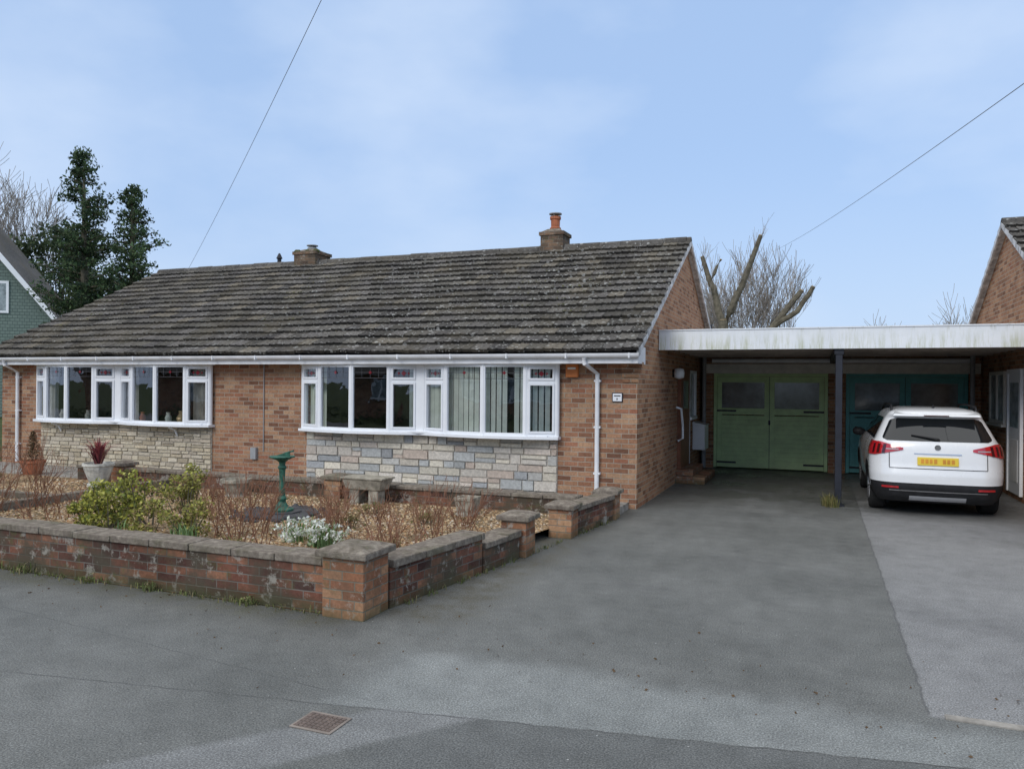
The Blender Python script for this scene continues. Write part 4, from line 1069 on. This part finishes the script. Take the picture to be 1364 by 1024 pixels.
# ------------------------------------------------------------------ neighbouring chalet (left)
M_shingle = Mt('green_cladding', 0.85, 0.2)
co = M_shingle.obj(); sp = M_shingle.node('ShaderNodeSeparateXYZ', None, {0: co})
vec = M_shingle.node('ShaderNodeCombineXYZ', None, {0: M_shingle.math('ADD', sp.outputs[0], sp.outputs[1]), 1: sp.outputs[2]}).outputs[0]
bt = M_shingle.node('ShaderNodeTexBrick', None, {'Vector': vec, 'Color1': (0.15, 0.20, 0.18, 1), 'Color2': (0.18, 0.235, 0.21, 1), 'Mortar': (0.06, 0.085, 0.075, 1), 'Scale': 1.0, 'Mortar Size': 0.012, 'Brick Width': 0.3, 'Row Height': 0.16})
M_shingle.col(bt.outputs['Color']); M_shingle = M_shingle.mat
E = Vector((-35.8, 28.0)); wd = Vector((-.8, -.6)); rd = Vector((-.6, .8)); HWd = 4.2; e0 = 4.75; ap = e0+HWd*1.265
def gp(s, d, z): q = E+wd*s+rd*d; return (q.x, q.y, z)
g = empty('green_clad_chalet', (E.x, E.y, 0)); b = MB(); DP = 5.0
b.face([gp(.25, 0, 0), gp(2*HWd-.25, 0, 0), gp(2*HWd-.25, 0, e0+.1), gp(HWd, 0, ap-.15), gp(.25, 0, e0+.1)], M_shingle)
b.face([gp(.25, 0, 0), gp(.25, DP, 0), gp(.25, DP, e0+.1), gp(.25, 0, e0+.1)], M_shingle)
b.face([gp(.25, DP, 0), gp(2*HWd-.25, DP, 0), gp(2*HWd-.25, DP, e0+.1), gp(HWd, DP, ap-.15), gp(.25, DP, e0+.1)], M_shingle); b.build('walls', g)
b = MB()
for s in (0, 2*HWd):
    b.hexa([gp(s, -.35, e0-.05), gp(HWd, -.35, ap-.05), gp(HWd, DP, ap-.05), gp(s, DP, e0-.05), gp(s, -.35, e0+.1), gp(HWd, -.35, ap+.1), gp(HWd, DP, ap+.1), gp(s, DP, e0+.1)], M_tile, (.12, .115, .11))
b.build('roof', g)
b = MB()
for s in (-.05, 2*HWd+.05):
    b.hexa([gp(s, -.40, e0-.25), gp(HWd, -.40, ap-.22), gp(HWd, -.352, ap-.22), gp(s, -.352, e0-.25), gp(s, -.40, e0+.1), gp(HWd, -.40, ap+.14), gp(HWd, -.352, ap+.14), gp(s, -.352, e0+.1)], M_upvc)
b.build('bargeboards', g)
b = MB()
def gbox(s0, s1, d0, d1, z0, z1, m): b.hexa([gp(s0, d0, z0), gp(s1, d0, z0), gp(s1, d1, z0), gp(s0, d1, z0), gp(s0, d0, z1), gp(s1, d0, z1), gp(s1, d1, z1), gp(s0, d1, z1)], m)
gbox(2.3, 4.6, -.06, -.002, 5.2, 6.8, M_upvc); gbox(2.42, 3.4, -.065, -.061, 5.32, 6.68, M_frost); gbox(3.5, 4.48, -.065, -.061, 5.32, 6.68, M_frost)
b.build('window', g)

# ------------------------------------------------------------------ houses across the road (behind the viewpoint)
for (x0, x1) in ((-34, -21), (-17, -4), (0, 13)):
    g = empty('brick_bungalow', ((x0+x1)/2, -19, 0)); b = MB()
    b.box(x0, x1, -24, -15, 0, 2.4, M_brick)
    b.mesh([(x0-.1, -14.6, 2.35), (x1+.1, -14.6, 2.35), (x1+.1, -24.4, 2.35), (x0-.1, -24.4, 2.35), (x0-.1, -19.5, 4.9), (x1+.1, -19.5, 4.9)], [(0, 1, 5, 4), (2, 3, 4, 5), (0, 4, 3), (1, 2, 5), (3, 2, 1, 0)], M_tile, (.12, .115, .11)); b.build('shell', g)
    b = MB()
    for k in (0.12, 0.62):
        a = x0+(x1-x0)*k; b.box(a, a+3.2, -15, -14.93, .9, 2.15, M_upvc)
        for j in range(4): b.box(a+.08+j*.79, a+.08+j*.79+.66, -14.929, -14.92, 1.0, 2.05, M_frost)
    b.build('windows', g)
g = MB()
for x in range(-40, 16):
    tuft(g, Vector((x, -6.6, .4)), .5, 110, .12, pd)
g.build('hedge')

# ------------------------------------------------------------------ overhead wires
M_wire = simple('cable', (0.14, 0.14, 0.15), 0.6)
def wire(A, B, sag, r, n=30):
    A, B = Vector(A), Vector(B); b = MB(); pts = []
    for i in range(n+1):
        t = i/n; p = A.lerp(B, t); p.z -= sag*4*t*(1-t); pts.append(p)
    b.tube(pts, r, 5, M_wire); b.build('overhead_wire')
wire((-15.5, 15.8, 4.8), (-1.6, 4.0, 6.3), .12, .0035)
wire((-2.2, 45, 9.4), (3.6, 4.0, 5.2), .25, .006)

# ------------------------------------------------------------------ light, sky, camera
EL, AZ = math.radians(33), math.radians(196)
w = bpy.data.worlds.new('World'); scene.world = w; w.use_nodes = True; t = w.node_tree; t.nodes.clear()
W = Mt.__new__(Mt); W.t = t
out = t.nodes.new('ShaderNodeOutputWorld'); bg = t.nodes.new('ShaderNodeBackground'); t.links.new(bg.outputs[0], out.inputs[0])
sky = t.nodes.new('ShaderNodeTexSky'); sky.sky_type = 'NISHITA'; sky.sun_disc = False; sky.sun_elevation = EL; sky.sun_rotation = AZ
sky.air_density = 1.0; sky.dust_density = 0.4; sky.ozone_density = 2.5
gen = W.node('ShaderNodeTexCoord').outputs['Generated']
mp = W.node('ShaderNodeMapping', None, {'Vector': gen, 'Scale': (1, 1, 2.0), 'Location': (0.75, 0.2, 0.1)}).outputs[0]
nz = W.noise(2.1, 6, 0.5, mp)
thin = W.mix(0.82, sky.outputs[0], (3.0, 4.25, 6.45))
cl = W.ramp(nz, [(0.46, 0.0), (0.78, 0.75)])
c1 = W.mix(cl, thin, (5.2, 6.0, 7.2))
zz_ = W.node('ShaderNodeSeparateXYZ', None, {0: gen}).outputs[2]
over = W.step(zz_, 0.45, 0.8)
c2 = W.mix(W.math('MULTIPLY', over, 0.9), c1, (8.4, 8.4, 8.3))  # unseen sky above the frame whitened to make the ambient light less blue
hz = W.step(zz_, 0.30, 0.0)
c2 = W.mix(W.math('MULTIPLY', hz, 0.6), c2, (4.1, 5.0, 6.4))
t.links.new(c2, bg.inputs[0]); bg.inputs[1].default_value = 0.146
sd = bpy.data.lights.new('sun', 'SUN'); sd.energy = 1.5; sd.angle = math.radians(26); sd.color = (1, .955, .89)
so = bpy.data.objects.new('sun', sd); scene.collection.objects.link(so)
d = Vector((math.sin(AZ)*math.cos(EL), math.cos(AZ)*math.cos(EL), math.sin(EL))); so.rotation_euler = d.to_track_quat('Z', 'Y').to_euler()
cam = bpy.data.cameras.new('camera'); co = bpy.data.objects.new('camera', cam); scene.collection.objects.link(co); scene.camera = co
cam.sensor_width = 36; cam.lens = 27.13; cam.clip_end = 1500; cam.clip_start = .05
co.matrix_world = Matrix.Translation((0, 0, 1.85)) @ Matrix.Rotation(math.radians(21.6), 4, 'Z') @ Matrix.Rotation(math.radians(90), 4, 'X') @ Matrix.Rotation(.0085, 4, 'Z')
